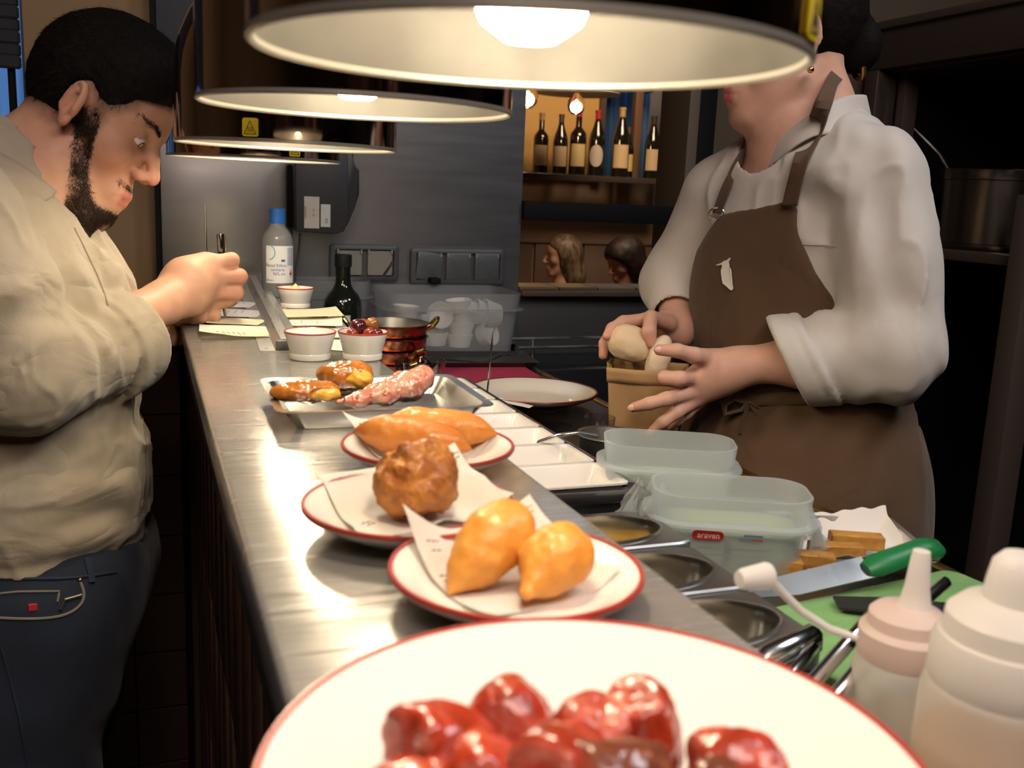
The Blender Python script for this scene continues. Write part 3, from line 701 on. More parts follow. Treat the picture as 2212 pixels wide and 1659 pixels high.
def pen(tip, top):
    t = thing('pen', 'black and chrome ballpoint pen in the man\'s hand', 'pen', tip, world=True)
    a, c = Vector(tip), Vector(top); f = lambda u: a.lerp(c, u)
    B().tube([f(0), f(.03), f(.16)], [.0005, .0012, .0036], 16).obj('tip', steel_pol, t)
    B().tube([f(.16), f(.5), f(.80)], [.0040, .0046, .0046], 16).obj('barrel', M('pen_black', (.012, .012, .013), .2), t)
    B().tube([f(.80), f(.985), f(1)], [.0050, .0052, .0046], 16).obj('cap', M('pen_chrome', (.30, .29, .28), .12, 1), t)
    d = Vector((.0055, -.001, 0)); B().tube([f(.99) + d * .8, f(.98) + d, f(.82) + d, f(.81) + d * .8], .0009, 8).obj('clip', steel_pol, t)
pen((0.1046, 1.3960, 1.1799), (0.0993, 1.3920, 1.2992))

alc = Vector((0.2121, 1.6823, 1.1800))
t = thing('spirit_bottle', 'blue-capped clear plastic bottle of sanitary alcohol by the panel', 'bottle', tuple(alc))
B().lathe([(0, .001), (.021, 0), (.0245, .003), (.0255, .008), (.0258, .088), (.0252, .097), (.0225, .106), (.0175, .113), (.0135, .118), (.0122, .122), (.0122, .127), (0, .127)], 48).obj('body', frosted('clear_plastic', (.55, .56, .57), .42, .15), t)
B().lathe([(0, .124), (.0128, .124), (.0130, .128), (.0130, .142), (.0134, .144), (.0134, .1475), (.0122, .1485), (0, .1485)], 48).obj('cap', M('cap_blue', (.03, .15, .55), .35), t)
lab = B(); lr = .0262; a0, a1 = radians(-142), radians(-22)
lab.grid(lambda u, v: (lr * cos(lerp(a0, a1, u)), lr * sin(lerp(a0, a1, u)), lerp(.026, .088, v)), 40, 4)
lo_ = lab.obj('label', M('label_white', (.82, .82, .82), .5), t)
blu = M('print_blue', (.08, .10, .32), .5); cy = M('print_cyan', (.10, .42, .78), .5); redp = M('print_red', (.65, .06, .05), .5)
def ontobottle(a, z): return Rz(a) @ T(0, 0, z) @ Matrix(((0, 0, 1, 0), (1, 0, 0, 0), (0, 1, 0, 0), (0, 0, 0, 1)))
for s_, z, sz, a in (('Álcool Etílico', .0555, .0072, -104), ('sanitário', .0485, .0072, -96), ('96% v/v', .0415, .0072, -92), ('250 ml e', .0310, .0045, -126)):
    text('print', s_, sz, blu, ontobottle(radians(a), z), lo_, .0001, bend=lr + .0002, sx=.92)
q = B(); q.tube([((lr + .0003) * cos(radians(-128) + .38 * cos(x)), (lr + .0003) * sin(radians(-128) + .38 * cos(x)), .077 + .0115 * sin(x)) for x in np.linspace(-1.5, 1.3, 18)], .0008, 6); q.obj('print', cy, lo_)
q = B()
for i in range(14): q.grid(lambda u, v, i=i: ((lr + .0002) * cos(radians(lerp(-60, -28 - (i * 7 % 5), u))), (lr + .0002) * sin(radians(lerp(-60, -28 - (i * 7 % 5), u))), .083 - i * .0021 + v * .0008), 6, 1)
q.obj('print', blu, lo_)
q = B(); c5 = [(radians(-44) + .115 * x, .0425 + .0062 * y) for x, y in ((0, 1), (1, 0), (0, -1), (-1, 0))]
q.tube([((lr + .0004) * cos(a), (lr + .0004) * sin(a), z) for a, z in c5], .0005, 6, close=True); q.obj('print', redp, lo_)
q = B(); q.sphere(((lr) * cos(radians(-44)), lr * sin(radians(-44)), .0420), (.0012, .0012, .0022)); q.obj('print', ink, lo_)
q = B(); q.grid(lambda u, v: ((lr + .0002) * cos(radians(lerp(-84, -70, u))), (lr + .0002) * sin(radians(lerp(-84, -70, u))), .062 + v * .0035), 6, 1); q.obj('print', blu, lo_)

# ------------------------------------------------------------------ things on the work counter, far end
plastic = frosted('milky_plastic', (.74, .79, .82), .58)
plastic_d = frosted('milky_plastic_grey', (.58, .60, .63), .72)
def tub(name, loc, hx, hy, h, label, collar=.028, rc=.03, mat=None, rz=0, wall=.0022, taper=.88, cat='container'):
    """polypropylene tub: tapered body, flange and upright collar"""
    t = thing(name, label, cat, loc, rz=rz); m = mat or plastic; zf = h - collar
    B().rloft([(hx * taper, hy * taper, rc * .8, 0), (hx * taper, hy * taper, rc * .8, .001), (hx * .97, hy * .96, rc, zf), (hx, hy, rc, h), (hx - wall, hy - wall, rc, h), (hx * .97 - wall, hy * .96 - wall, rc, zf), (hx * taper - wall, hy * taper - wall, rc * .8, .004)], 10).obj('body', m, t)
    e = .0065
    B().rloft([(hx * .975, hy * .965, rc, zf), (hx + e, hy + e, rc + e, zf - .001), (hx + e, hy + e, rc + e, zf - .0035), (hx + e - .001, hy + e - .001, rc + e, zf - .0035), (hx * .972, hy * .962, rc, zf - .0015)], 10, cap0=False, cap1=False).obj('flange', m, t)
    return t
# tub of white ramekins against the wall
cx, cy = .572, 1.888
tub('storage_tub', (cx, cy, W), .138, .090, .124, 'large milky plastic tub full of white ramekins by the wall', .030, .03, plastic_d)
ram = None
spots = [(-.095, -.045, .030, 0, 0), (-.095, -.045, .064, .06, .1), (-.030, -.044, .066, 1.25, -1.6), (-.035, -.050, .012, 0, .05), (.016, -.050, .008, 0, 0), (.018, -.050, .032, .05, .2), (.020, -.048, .055, .22, .3), (.014, -.048, .076, -.1, .1),
         (.052, -.044, .074, 1.42, 3.05), (.074, -.044, .072, 1.36, 3.1), (.094, -.044, .074, 1.46, 3.15), (.104, -.040, .070, 1.50, 3.1), (.066, -.036, .028, 1.20, -.9), (.096, -.030, .030, 1.30, 2.6), (-.095, -.045, .008, 0, 0),
         (-.08, .03, .02, .1, 0), (-.02, .03, .03, .4, 1), (.05, .03, .03, 1.1, 2), (.09, .035, .03, .2, 1)]
rl_ = ['upright white ramekin at the left end of the tub, second of its stack', 'topmost white ramekin of the stack at the left end of the tub', 'white ramekin turned with its round base towards the shelf', 'upright ramekin low in the tub below the one showing its base', 'lowest white ramekin of the middle stack in the tub',
       'second white ramekin from the bottom of the middle stack', 'third ramekin of the middle stack, leaning to one side', 'topmost upright ramekin of the middle stack in the tub', 'first of the four ramekins standing on edge in the tub', 'second of the four ramekins standing on edge in the tub', 'third of the four ramekins standing on edge in the tub',
       'last of the four ramekins standing on edge, at the right end', 'ramekin tipped on its side at the lower right of the tub', 'tipped ramekin in the lower right corner of the tub', 'bottom white ramekin of the stack at the left end of the tub']
rp = [(0, .001), (.019, 0), (.021, .001), (.0225, .010), (.027, .026), (.0262, .0268), (.0250, .0255), (.0205, .010), (.016, .0045), (0, .004)]
me_r = B().lathe(rp, 40).mesh('ramekin'); me_r.materials.append(M('ramekin_white', (.88, .85, .81), .3))
for i, (x, y, z, tl, az) in enumerate(spots):
    o = bpy.data.objects.new('stored_ramekin', me_r); COL.objects.link(o)
    o.location = (cx + x, cy + y, W + .006 + z); o.rotation_euler = (0, tl, az) if tl < 1 else (tl, 0, az + pi / 2)
    tag(o, rl_[i] if i < 15 else 'white ramekin at the back of the tub, behind the front row', 'ramekin', 'ramekins stored in the tub')
tub('storage_tub', (.334, 1.935, W), .088, .050, .138, 'grey milky plastic tub behind the dark oil bottle', .030, .03, plastic_d)
B().tube([(0.4503, 1.9300, 1.1938), (0.4608, 1.9350, 1.2055), (0.4732, 1.9400, 1.2230)], [.0022, .0028, .0030], 10).obj('spoon_handle', steel_pol)
sp = bpy.data.objects['spoon_handle']; sp.name = 'spoon'; tag(sp, 'steel spoon handle sticking out of the grey tub', 'spoon')
# dark oil bottle
ob = Vector((.354, 1.842, W))
t = thing('oil_bottle', 'dark green glass oil bottle with black cap by the wall', 'bottle', tuple(ob))
glass_dk = M('bottle_glass', (.010, .014, .010), .08, coat=.6)
B().lathe([(0, .002), (.030, .001), (.0350, .005), (.0360, .015), (.0360, .098), (.0345, .108), (.029, .118), (.020, .128), (.0150, .138), (.0140, .150), (.0140, .176), (0, .176)], 56).obj('body', glass_dk, t)
B().lathe([(0, .170), (.0155, .170), (.0162, .173), (.0162, .192), (.0150, .1935), (0, .1935)], 40).obj('cap', M('cap_black', (.015, .015, .015), .5), t)
B().grid(lambda u, v: (.0364 * cos(radians(lerp(-150, -78, u))), .0364 * sin(radians(lerp(-150, -78, u))), lerp(.030, .082, v)), 24, 3).obj('label', M('label_grey', (.62, .61, .60), .6), t)
# stack of copper pans
copper = M('copper', (.50, .19, .10), .22, 1, rvar=(14, .14, .34), var=((.34, .11, .06), 10, .3))
tin = M('tinned', (.50, .48, .45), .28, 1, rvar=(20, .2, .4))
brassp = M('brass_polished', (.72, .50, .16), .2, 1, rvar=(20, .12, .3))
pc = Vector((.398, 1.640, W + .002))
pn = ['topmost copper pan of the stack, steel lined, two brass ears', 'second copper pan of the stack, just under the top one', 'third copper pan of the stack, brass ears facing the shelf', 'bottom copper pan of the stack behind the olive bowl']
for i in range(4):
    z = (3 - i) * .0225; R = .066 - .001 * i
    t = thing('copper_pan', pn[i], 'pan', (pc.x, pc.y, pc.z + z), 'stacked copper pans', rz=radians((-8, 40, -62, -70)[i]))
    B().lathe([(0, 0), (R * .90, 0), (R * .95, .004), (R * .985, .0205), (R * 1.03, .0215), (R * 1.03, .0225), (R * .985, .0230), (R * .97, .0222)], 72).obj('body', copper, t)
    B().lathe([(R * .972, .0226), (R * .93, .0050), (R * .88, .0030), (0, .0028)], 72).obj('lining', tin, t)
    for sgn in (-1, 1):
        m = Rz(0 if sgn > 0 else pi)
        h = B().tube([m @ Vector(p) for p in ((R * .98, -.011, .013), (R + .006, -.014, .017), (R + .014, -.009, .027), (R + .016, 0, .030), (R + .014, .009, .027), (R + .006, .014, .017), (R * .98, .011, .013))], [.003, .0035, .0042, .0046, .0042, .0035, .003], 10).obj('handle', brassp, t)
        for yy in (-.011, .011): B().sphere(m @ Vector((R * .985, yy, .0125)), .0026, None, 12, 8).obj('rivet', tin, h)
# glass dish
t = tag(B().lathe([(0, .001), (.033, .001), (.036, .003), (.0385, .012), (.0415, .043), (.0420, .0455), (.0408, .0460), (.0398, .043), (.0362, .010), (.033, .005), (0, .0045)], 64).obj('glass_bowl', thin_glass('clear_glass')), 'small clear glass bowl on the work counter', 'bowl')
t.location = (0.4180, 1.5107, 1.0510)
# pink sheet, dark tray with fork, white dish and card
def sheet(name, corners, mat, label, cat, z=.0008):
    c = [Vector(q) for q in corners]
    return tag(B().grid(lambda u, v: tuple((c[0] * (1 - u) + c[1] * u) * (1 - v) + (c[3] * (1 - u) + c[2] * u) * v + Vector((0, 0, z))), 6, 6, thick=.0005).obj(name, mat), label, cat)
sheet('paper_mat', [(.455, 1.490, W), (.650, 1.470, W), (.667, 1.680, W), (.480, 1.700, W)], M('mat_pink', (.42, .035, .085), .7), 'crimson pink paper mat on the work counter', 'mat')
t = thing('serving_tray', 'flat dark tray with a fork, near the tub of ramekins', 'tray', (.595, 1.735, W + .001), rz=radians(-6))
B().rloft([(.094, .056, .006, 0), (.104, .066, .006, .010), (.102, .064, .006, .010), (.092, .054, .006, .0016)], 6).obj('pan', M('tray_dark', (.03, .028, .027), .35), t)
t = thing('fork', 'steel fork lying across the dark tray', 'fork', (.60, 1.70, W + .012), world=True)
B().tube([(.505, 1.715, W + .012), (.55, 1.700, W + .010), (.585, 1.690, W + .008), (.60, 1.690, W + .009)], [.0022, .0018, .0016, .003], 8, flat=.5).obj('handle', steel_pol, t)
for k in range(4): B().tube([(.600, 1.6915 - .0, W + .009), (.612, 1.684 + k * .005, W + .016), (.625, 1.684 + k * .005, W + .022), (.640, 1.686 + k * .005, W + .021)], .0009, 6).obj('tine', steel_pol, t)
plate(.100, (.562, 1.372, W + .001), 'empty white dinner plate with dark red rim on the work counter', maroon_rim, .020)
sheet('paper_card', [(.487, 1.318, W + .0225), (.522, 1.272, W + .0190), (.512, 1.262, W + .0185), (.473, 1.305, W + .0220)], paper, 'small white paper slip on the edge of the empty plate', 'paper slip')

# ------------------------------------------------------------------ row of white inserts in a black holder
t = thing('insert_holder', 'long black holder carrying a row of white square inserts', 'holder', (.383, 1.09, W))
blk = M('holder_black', (.018, .015, .018), .25, coat=.3)
hx, hy = .072, .295
b = B(); b.span((-hx, -hy, .034), (-hx + .012, hy, .042), .001); b.span((hx - .016, -hy, .034), (hx, hy, .042), .001); b.span((-hx + .012, -hy, .034), (hx - .016, -hy + .022, .042), .001); b.span((-hx + .012, hy - .012, .034), (hx - .016, hy, .042), .001)
b.obj('frame', blk, t)
B().rloft([(hx - .012, hy - .012, .004, 0), (hx - .006, hy - .006, .004, .034), (hx - .008, hy - .008, .004, .034), (hx - .014, hy - .014, .004, .003)], 4).obj('box', blk, t)
me_i = B().rloft([(.048, .026, .008, -.036), (.048, .026, .008, -.034), (.0565, .0345, .006, .0), (.0600, .0378, .007, .001), (.0600, .0378, .007, .0030), (.0555, .0335, .006, .0030), (.0540, .0320, .006, .0015), (.0460, .0245, .008, -.031)], 6).mesh('insert'); me_i.materials.append(M('insert_white', (.80, .76, .72), .28, coat=.3))
nm = ['nearest white square insert, empty', 'second white insert, with a scrap of garlic in it', 'third white insert from the near end, empty', 'fourth white insert, with a spoon handle across its corner', 'fifth white insert of the row, partly behind the pasties', 'sixth white insert of the row, behind the pasties', 'farthest white insert, beneath the tray corner']
for i in range(7):
    o = bpy.data.objects.new('white_insert', me_i); COL.objects.link(o); o.location = (.383, .856 + i * .0785, W + .0425); tag(o, nm[i], 'insert', 'white inserts in the black holder')
gc = foodobj('garlic_scrap', lambda P: smin(ell(P, (0, 0, 0), (.006, .0045, .005)), ell(P, (.004, .002, -.001), (.0045, .004, .004)), .003) + .0008 * fbm(P, 200, 2), (.388, .935, W + .017), .014, .0007, M('garlic', (.82, .68, .46), .45, var=((.62, .42, .22), 120, .3)), 'scrap of pale garlic lying in a white insert', 'garlic')
# round steel pan with a spoon, small glass
t = thing('round_pan', 'round steel pan half hidden behind the front tubs', 'pan', (.504, .990, W))
B().lathe([(0, .001), (.030, 0), (.034, .003), (.035, .046), (.0385, .0485), (.0380, .0500), (.0345, .0490), (.0335, .044), (.0325, .006), (0, .004)], 56).obj('body', steel_dull, t)
t = thing('spoon', 'long steel spoon resting across the round pan', 'spoon', (.44, 1.0, W + .066), world=True)
B().tube([(0.4143, 0.9890, 1.0940), (0.4200, 0.9485, 1.1120), (0.4379, 0.9335, 1.1180), (0.4619, 0.9362, 1.1120)], [.0034, .0026, .0022, .0030], 10, flat=.5).obj('handle', steel_pol, t)
t = tag(B().lathe([(0, .001), (.017, 0), (.019, .003), (.021, .036), (.0205, .0365), (.0185, .005), (0, .004)], 40).obj('shot_glass', thin_glass('clear_glass')), 'little clear glass beside the paper bag', 'glass'); t.location = (0.5549, 1.1206, 1.0510)
# ------------------------------------------------------------------ steel pans with oval wells
def oval_pan(loc, label, inside):
    t = thing('oval_well_pan', label, 'pan', loc, 'steel pans with oval wells'); hx, hy, ax, ay = .0700, .0415, .060, .0330; n = 64
    b = B(); vs = []; fs = []
    def rect(k, hx, hy):
        a = 2 * pi * k / n; c, s_ = cos(a), sin(a); m_ = max(abs(c) / hx, abs(s_) / hy); return c / m_, s_ / m_
    rings = [[(*rect(k, hx, hy), -.020) for k in range(n)], [(*rect(k, hx, hy), -.0015) for k in range(n)], [(*rect(k, hx - .0015, hy - .0015), 0) for k in range(n)],
             [(ax * 1.04 * cos(2 * pi * k / n), ay * 1.05 * sin(2 * pi * k / n), 0) for k in range(n)]]
    for r in rings: vs += r
    for q in range(3):
        for k in range(n): fs.append((q * n + k, q * n + (k + 1) % n, (q + 1) * n + (k + 1) % n, (q + 1) * n + k))
    b._add(vs, fs).obj('plate', steel_dull, t)
    B().lathe([(1.045, 0), (1.03, .0022), (1.0, .0024), (.985, .0010), (.965, -.010), (.93, -.040), (.80, -.0460), (0, -.0465)], n, None, ax, ay).obj('well', M('well' + inside, (.56, .53, .48), .22, 1, rvar=(8, .15, .32)), t)
    if inside == 'y': B().lathe([(0, -.024), (.86, -.024), (.955, -.0235), (.955, -.026), (0, -.027)], n, None, ax, ay).obj('oil', M('yellow_sauce', (.75, .42, .03), .12, coat=.5), t)
    B().span((-hx + .002, -hy - .0005, -.0065), (hx - .004, -hy - .0030, -.0015), .0008).obj('lip', steel_dull, t)
    return t
oval_pan((.340, .6865, 1.1000), 'steel pan with oval well of yellow oil, farthest of three', 'y')
oval_pan((.336, .5985, 1.0985), 'empty steel pan with oval well, middle of three', 'n')
oval_pan((.334, .5120, 1.0970), 'empty steel pan with oval well, nearest of three', 'n')
t = thing('pan_rack', 'steel rack under the oval pans beside the shelf', 'rack', (.335, .60, W), world=True)
for y in (.475, .555, .645, .728): B().span((.262, y - .003, W), (.262 + .142, y + .003, 1.0755), .001).obj('divider', steel_dull, t)
# ------------------------------------------------------------------ front tubs
tA = tub('food_tub', (.500, .846, W), .067, .040, .079, 'milky plastic tub behind the one marked in red', .022, .028, plastic, radians(-25))
tB = tub('food_tub', (.481, .703, W), .069, .040, .073, 'milky plastic tub with a red maker\'s mark and film on it', .022, .028, plastic, radians(-25))
grn = frosted('green_leaves', (.30, .42, .22), .25)
for tt, nmx in ((tA, 'rear'), (tB, 'front')):
    B().rloft([(.054, .031, .02, .004), (.060, .035, .024, .040), (.050, .028, .02, .042)], 8).obj('salad_water', M('salad_' + nmx, (.40, .50, .36), .6, var=((.52, .56, .34), 90, .25), bump=(150, .6, .003)), tt)
fr = T(0, -.0385, .0405) @ Rx(pi / 2 + .07)
pl = B().rloft([(.0135, .0042, .004, -.0001), (.0135, .0042, .004, .0004)], 6, T(-.022, 0, 0) @ fr).obj('brand_plate', M('brand_red', (.62, .03, .03), .4), tB)
text('lettering', 'araven', .0076, M('brand_white', (.9, .88, .86), .5), T(-.0215, -.0001, 0) @ fr @ T(0, 0, .0004), pl, .0001, sx=.95)
b = B()
for k, (a, c) in enumerate(((.008, .024), (.004, .024))): b.grid(lambda u, v, k=k, a=a, c=c: (lerp(a, c, u), lerp(.0012 - .0034 * k, .0026 - .0034 * k, v), .0005), 4, 1, fr)
b.obj('print', M('print_bluegrey', (.20, .28, .50), .5), tB)
B().grid(lambda u, v: (lerp(.015, .024, u), lerp(-.0022, -.0008, v), .0007), 4, 1, fr).obj('print', redp, tB)
b = B()
for k in range(4): b.span((-.030, -.0355 + .0012 * k, .0285 - .0065 * k), (.030, -.0352 + .0012 * k, .0289 - .0065 * k))
for k in range(3): b.box((-.004, -.0350 + .0012 * k, .0255 - .0065 * k), (.006, .0006, .0012))
b.tube([(-.004 + .0022 * cos(a), -.0366, .0330 + .0022 * sin(a)) for a in np.linspace(0, 2 * pi, 17)[:-1]], .0003, 5, close=True)
b.obj('graduation', M('print_dark', (.10, .12, .12), .6), tB)
# cling film gathered round the tub's ends
film = frosted('cling_film', (.80, .82, .84), .80, .06)
def filmpatch(c, lab, a0, a1, R0, seed):
    c = Vector(c)
    def f(u, v):
        a = lerp(a0, a1, u); k = .006 * sin(u * 34 + seed) * v + .004 * sin(u * 71 + 2 * seed + v * 9) * v
        r = R0 + .014 * v + k; return (c.x + r * cos(a), c.y + r * sin(a) * .7, c.z - .034 * v + .004 * sin(u * 23 + seed))
    return tag(B().grid(f, 60, 12, thick=.0002).obj('cling_film', film), lab, 'film')
filmpatch((.425, .730, W + .074), 'crinkled clear film gathered at the left end of the marked tub', radians(150), radians(275), .020, 1)
filmpatch((.531, .682, W + .056), 'wisp of crinkled film at the right end of the marked tub', radians(-60), radians(50), .020, 4)

# ------------------------------------------------------------------ tray of polenta chips, board, knife
t = thing('chip_tray', 'aluminium tray lined with paper holding fried polenta chips', 'tray', (.611, .702, W), rz=radians(-20))
B().rloft([(.056, .050, .008, 0), (.063, .058, .010, .016), (.067, .062, .010, .0165), (.067, .062, .010, .0175), (.062, .057, .010, .0170), (.055, .049, .008, .0014)], 6).obj('pan', M('tray_steel', (.78, .76, .73), .2, 1), t)
def lin(u, v):
    x, y = (u - .5) * .122, (v - .5) * .120; e = max(abs(x) / .052, abs(y) / .046)
    return (x, y, .0024 + max(0, e - 1) * .055 + .0012 * sin(u * 19) * sin(v * 15) + .010 * max(0, 1 - sqrt((u - 1) ** 2 + (v - 1) ** 2) / .5) + .003 * sin(u * 40 + v * 7) * max(0, e - .95))
lo2 = tag(B().grid(lin, 36, 30, thick=.0003).obj('lining_paper', M('paper_white', (.82, .78, .74), .8, trl=.2)), 'crumpled white paper lining the tray of chips', 'paper'); lo2.location = t.location; lo2.rotation_euler = t.rotation_euler
chip = M('polenta', (.56, .30, .06), .55, var=((.40, .17, .035), 90, .25), bump=(160, .5, .0012)); chip2 = M('polenta_crust', (.36, .11, .028), .5, var=((.20, .06, .02), 110, .25), bump=(200, .5, .001))
ch = [((0.5058, 0.6643, 1.0620), -30, 'polenta chip nearest the marked tub'), ((0.5407, 0.6658, 1.0640), -26, 'second polenta chip from the tub, browned at its end'), ((0.5774, 0.6720, 1.0660), -24, 'third polenta chip from the tub'), ((0.6106, 0.6850, 1.0680), -26, 'farthest polenta chip, at the back of the tray')]
for c, a, lb in ch:
    t = thing('polenta_chip', lb, 'chip', c, 'fried polenta chips', rz=radians(a))
    b = B().box((0, 0, 0), (.048, .0155, .0135), .0016, 2); bmesh.ops.subdivide_edges(b.bm, edges=b.bm.edges[:], cuts=2, use_grid_fill=True)
    for v in b.bm.verts: v.co += Vector((random.uniform(-1, 1), random.uniform(-1, 1), random.uniform(-1, 1))) * .0004
    b.obj('crumb', chip, t, 50)
    B().box((-.0236, 0, 0), (.0022, .0150, .0130), .0008, 1).obj('crust', chip2, t); B().box((0, .0070, 0), (.046, .0024, .0128), .0008, 1).obj('crust', chip2, t)
bd = tag(B().rloft([(.125, .060, .012, 0), (.126, .061, .013, .001), (.126, .061, .013, .009), (.125, .060, .012, .010)], 6).obj('chopping_board', M('board_green', (.16, .34, .12), .5, var=((.24, .44, .18), 30, .3), bump=(70, .3, .001), scale=(1, 4, 1))), 'worn green plastic chopping board under the knife', 'board')
bd.location = (.545, .545, W); bd.rotation_euler = (0, 0, radians(8))
t = thing('chef_knife', 'broad knife with a green handle lying across the board', 'knife', (.53, .58, W + .02), world=True)
kb, kt = Vector((0.5521, 0.5997, 1.0800)), Vector((0.4182, 0.5999, 1.0660)); dk = (kt - kb).normalized(); up = Vector((.35, .94, .0)); up = (up - dk * up.dot(dk)).normalized(); tiltk = (up * .85 + Vector((0, 0, .5))).normalized()
mk = frame(kb, dk, tiltk); LK = (kt - kb).length
B().prism([(0, -.0085), (LK * .55, -.0080), (LK * .85, -.0015), (LK, .011), (LK * .5, .0125), (0, .0130)], .0014, mk).obj('blade', M('blade', (.34, .33, .32), .3, 1, rvar=(20, .22, .4)), t)
hb = kb; ht = Vector((0.6285, 0.6026, 1.0920)); pts = [hb.lerp(ht, u) for u in (-.06, .06, .25, .5, .75, .92, 1.0)]
zc = Vector((0, 0, 1)); pts = [p + zc * h for p, h in zip(pts, (0, .001, .0015, .0025, .002, -.001, -.004))]
B().tube(pts, [.0070, .0105, .0105, .0098, .0108, .0100, .0055], 20, flat=.62, up=tiltk).obj('handle', M('handle_green', (.012, .17, .05), .38, bump=(300, .15, .0004)), t)
# steel handles standing in a dark pan, near right
t = thing('utensil_pan', 'dark steel pan holding utensils beside the shelf', 'pan', (.312, .410, W))
B().rloft([(.040, .036, .008, 0), (.047, .045, .010, .040), (.050, .048, .012, .042), (.050, .048, .012, .0435), (.046, .044, .010, .042), (.038, .034, .008, .003)], 6).obj('body', steel_dull, t)
ut = [((0.3488, 0.4175, 1.0980), (0.4296, 0.4528, 1.1250), .0046, 'steel tong arm with rounded end, longest of the handles'), ((0.3564, 0.4035, 1.0980), (0.4114, 0.4236, 1.1220), .0050, 'bright steel handle in front of the tongs'), ((0.3514, 0.4365, 1.0960), (0.3868, 0.4598, 1.1000), .0036, 'thin dark steel handle behind the tongs'), ((0.3539, 0.4613, 1.0960), (0.3966, 0.4726, 1.1000), .0080, 'broad steel ladle handle lying nearest the pans'), ((0.4433, 0.4448, 1.1200), (0.4968, 0.4684, 1.1280), .0040, 'looped whisk handle behind the squeeze bottles')]
for a, c, r, lb in ut:
    a, c = Vector(a), Vector(c); d = c - a
    tag(B().tube([a - d * .35 - Vector((0, 0, .006)), a, a + d * .5, c, c + d.normalized() * r * .6], [r * .8, r, r, r, r * .45], 16, flat=.6).obj('utensil', steel_pol), lb, 'utensil', 'steel utensils in the dark pan')
b = B()
# black spatula lying on the board
t = thing('spatula', 'black plastic spatula lying on the green board', 'spatula', (.50, .53, W + .012), world=True)
c0 = Vector((0.5028, 0.5819, 1.0640)); c1 = Vector((0.5537, 0.5452, 1.0700)); dd = (c1 - c0).normalized(); m_ = frame(c0, dd, (0, 1, 0))
B().prism([(0, .006), (.004, -.014), (.060, -.016), (.085, -.006), (.085, .004), (.055, .010)], .0022, m_).obj('blade', M('spat_black', (.02, .02, .02), .4), t)
B().tube([c0 + dd * .080, c0 + dd * .20], .0045, 12).obj('handle', M('spat_black', (.02, .02, .02), .4), t)

# ------------------------------------------------------------------ squeeze bottles
sq_clear = frosted('squeeze_clear', (.97, .94, .90), .34, .25); sq_cap = frosted('squeeze_cap', (.97, .93, .90), .10, .35); sq_pink = frosted('squeeze_pink', (.96, .78, .72), .12, .35)
s1 = Vector((.399, .400, W))
t = thing('squeeze_bottle', 'slim squeeze bottle with a strap cap, pinkish collar', 'bottle', tuple(s1), 'sauce squeeze bottles')
B().lathe([(0, .001), (.0255, 0), (.0280, .003), (.0285, .010), (.0275, .060), (.0245, .072), (.0225, .076), (0, .076)], 48).obj('body', sq_clear, t)
B().lathe([(0, .002), (.0262, .002), (.0268, .006), (.0262, .034), (0, .034)], 40).obj('sauce', frosted('sauce_pale', (.90, .70, .46), .3, .3), t)
B().lathe([(.0248, .070), (.0255, .072), (.0255, .086), (.0240, .088), (.0215, .089), (.0210, .096), (.0180, .099), (.0110, .101), (0, .101)], 48).obj('collar', sq_pink, t)
B().lathe([(.0100, .100), (.0085, .103), (.0068, .112), (.0052, .130), (.0046, .1335), (0, .134)], 32, T(.004, 0, 0)).obj('nozzle', sq_cap, t)
st = [Vector(p) - s1 for p in ((0.3507, 0.3850, 1.1449), (0.3377, 0.3920, 1.1486), (0.3232, 0.3980, 1.1578), (0.3100, 0.4000, 1.1703), (0.3003, 0.4000, 1.1791))]
so = B().tube(st, [.0020, .0022, .0022, .0024, .0026], 10).obj('strap', sq_cap, t)
ca, cb = Vector((0.3023, 0.4000, 1.1794)) - s1, Vector((0.2836, 0.4000, 1.1790)) - s1
B().tube([ca, ca.lerp(cb, .1), ca.lerp(cb, .85), cb], [.0066, .0072, .0056, .0046], 20).obj('cap', sq_cap, so)
s2 = Vector((.367, .305, W))
t = thing('squeeze_bottle', 'fat squeeze bottle of amber oil at the right edge', 'bottle', tuple(s2), 'sauce squeeze bottles')
B().lathe([(0, .001), (.0345, 0), (.0365, .004), (.0370, .012), (.0362, .098), (.0335, .110), (.0320, .114), (0, .114)], 56).obj('body', sq_clear, t)
B().lathe([(0, .002), (.0340, .002), (.0352, .008), (.0346, .078), (0, .078)], 48).obj('oil', frosted('oil_amber', (.90, .50, .12), .10, .2), t)
B().lathe([(.0330, .104), (.0340, .107), (.0338, .124), (.0315, .130), (.0300, .131), (.0290, .140), (.0230, .146), (.0150, .149), (.0138, .158), (.0125, .166), (.0090, .170), (0, .171)], 56).obj('cap', sq_cap, t)

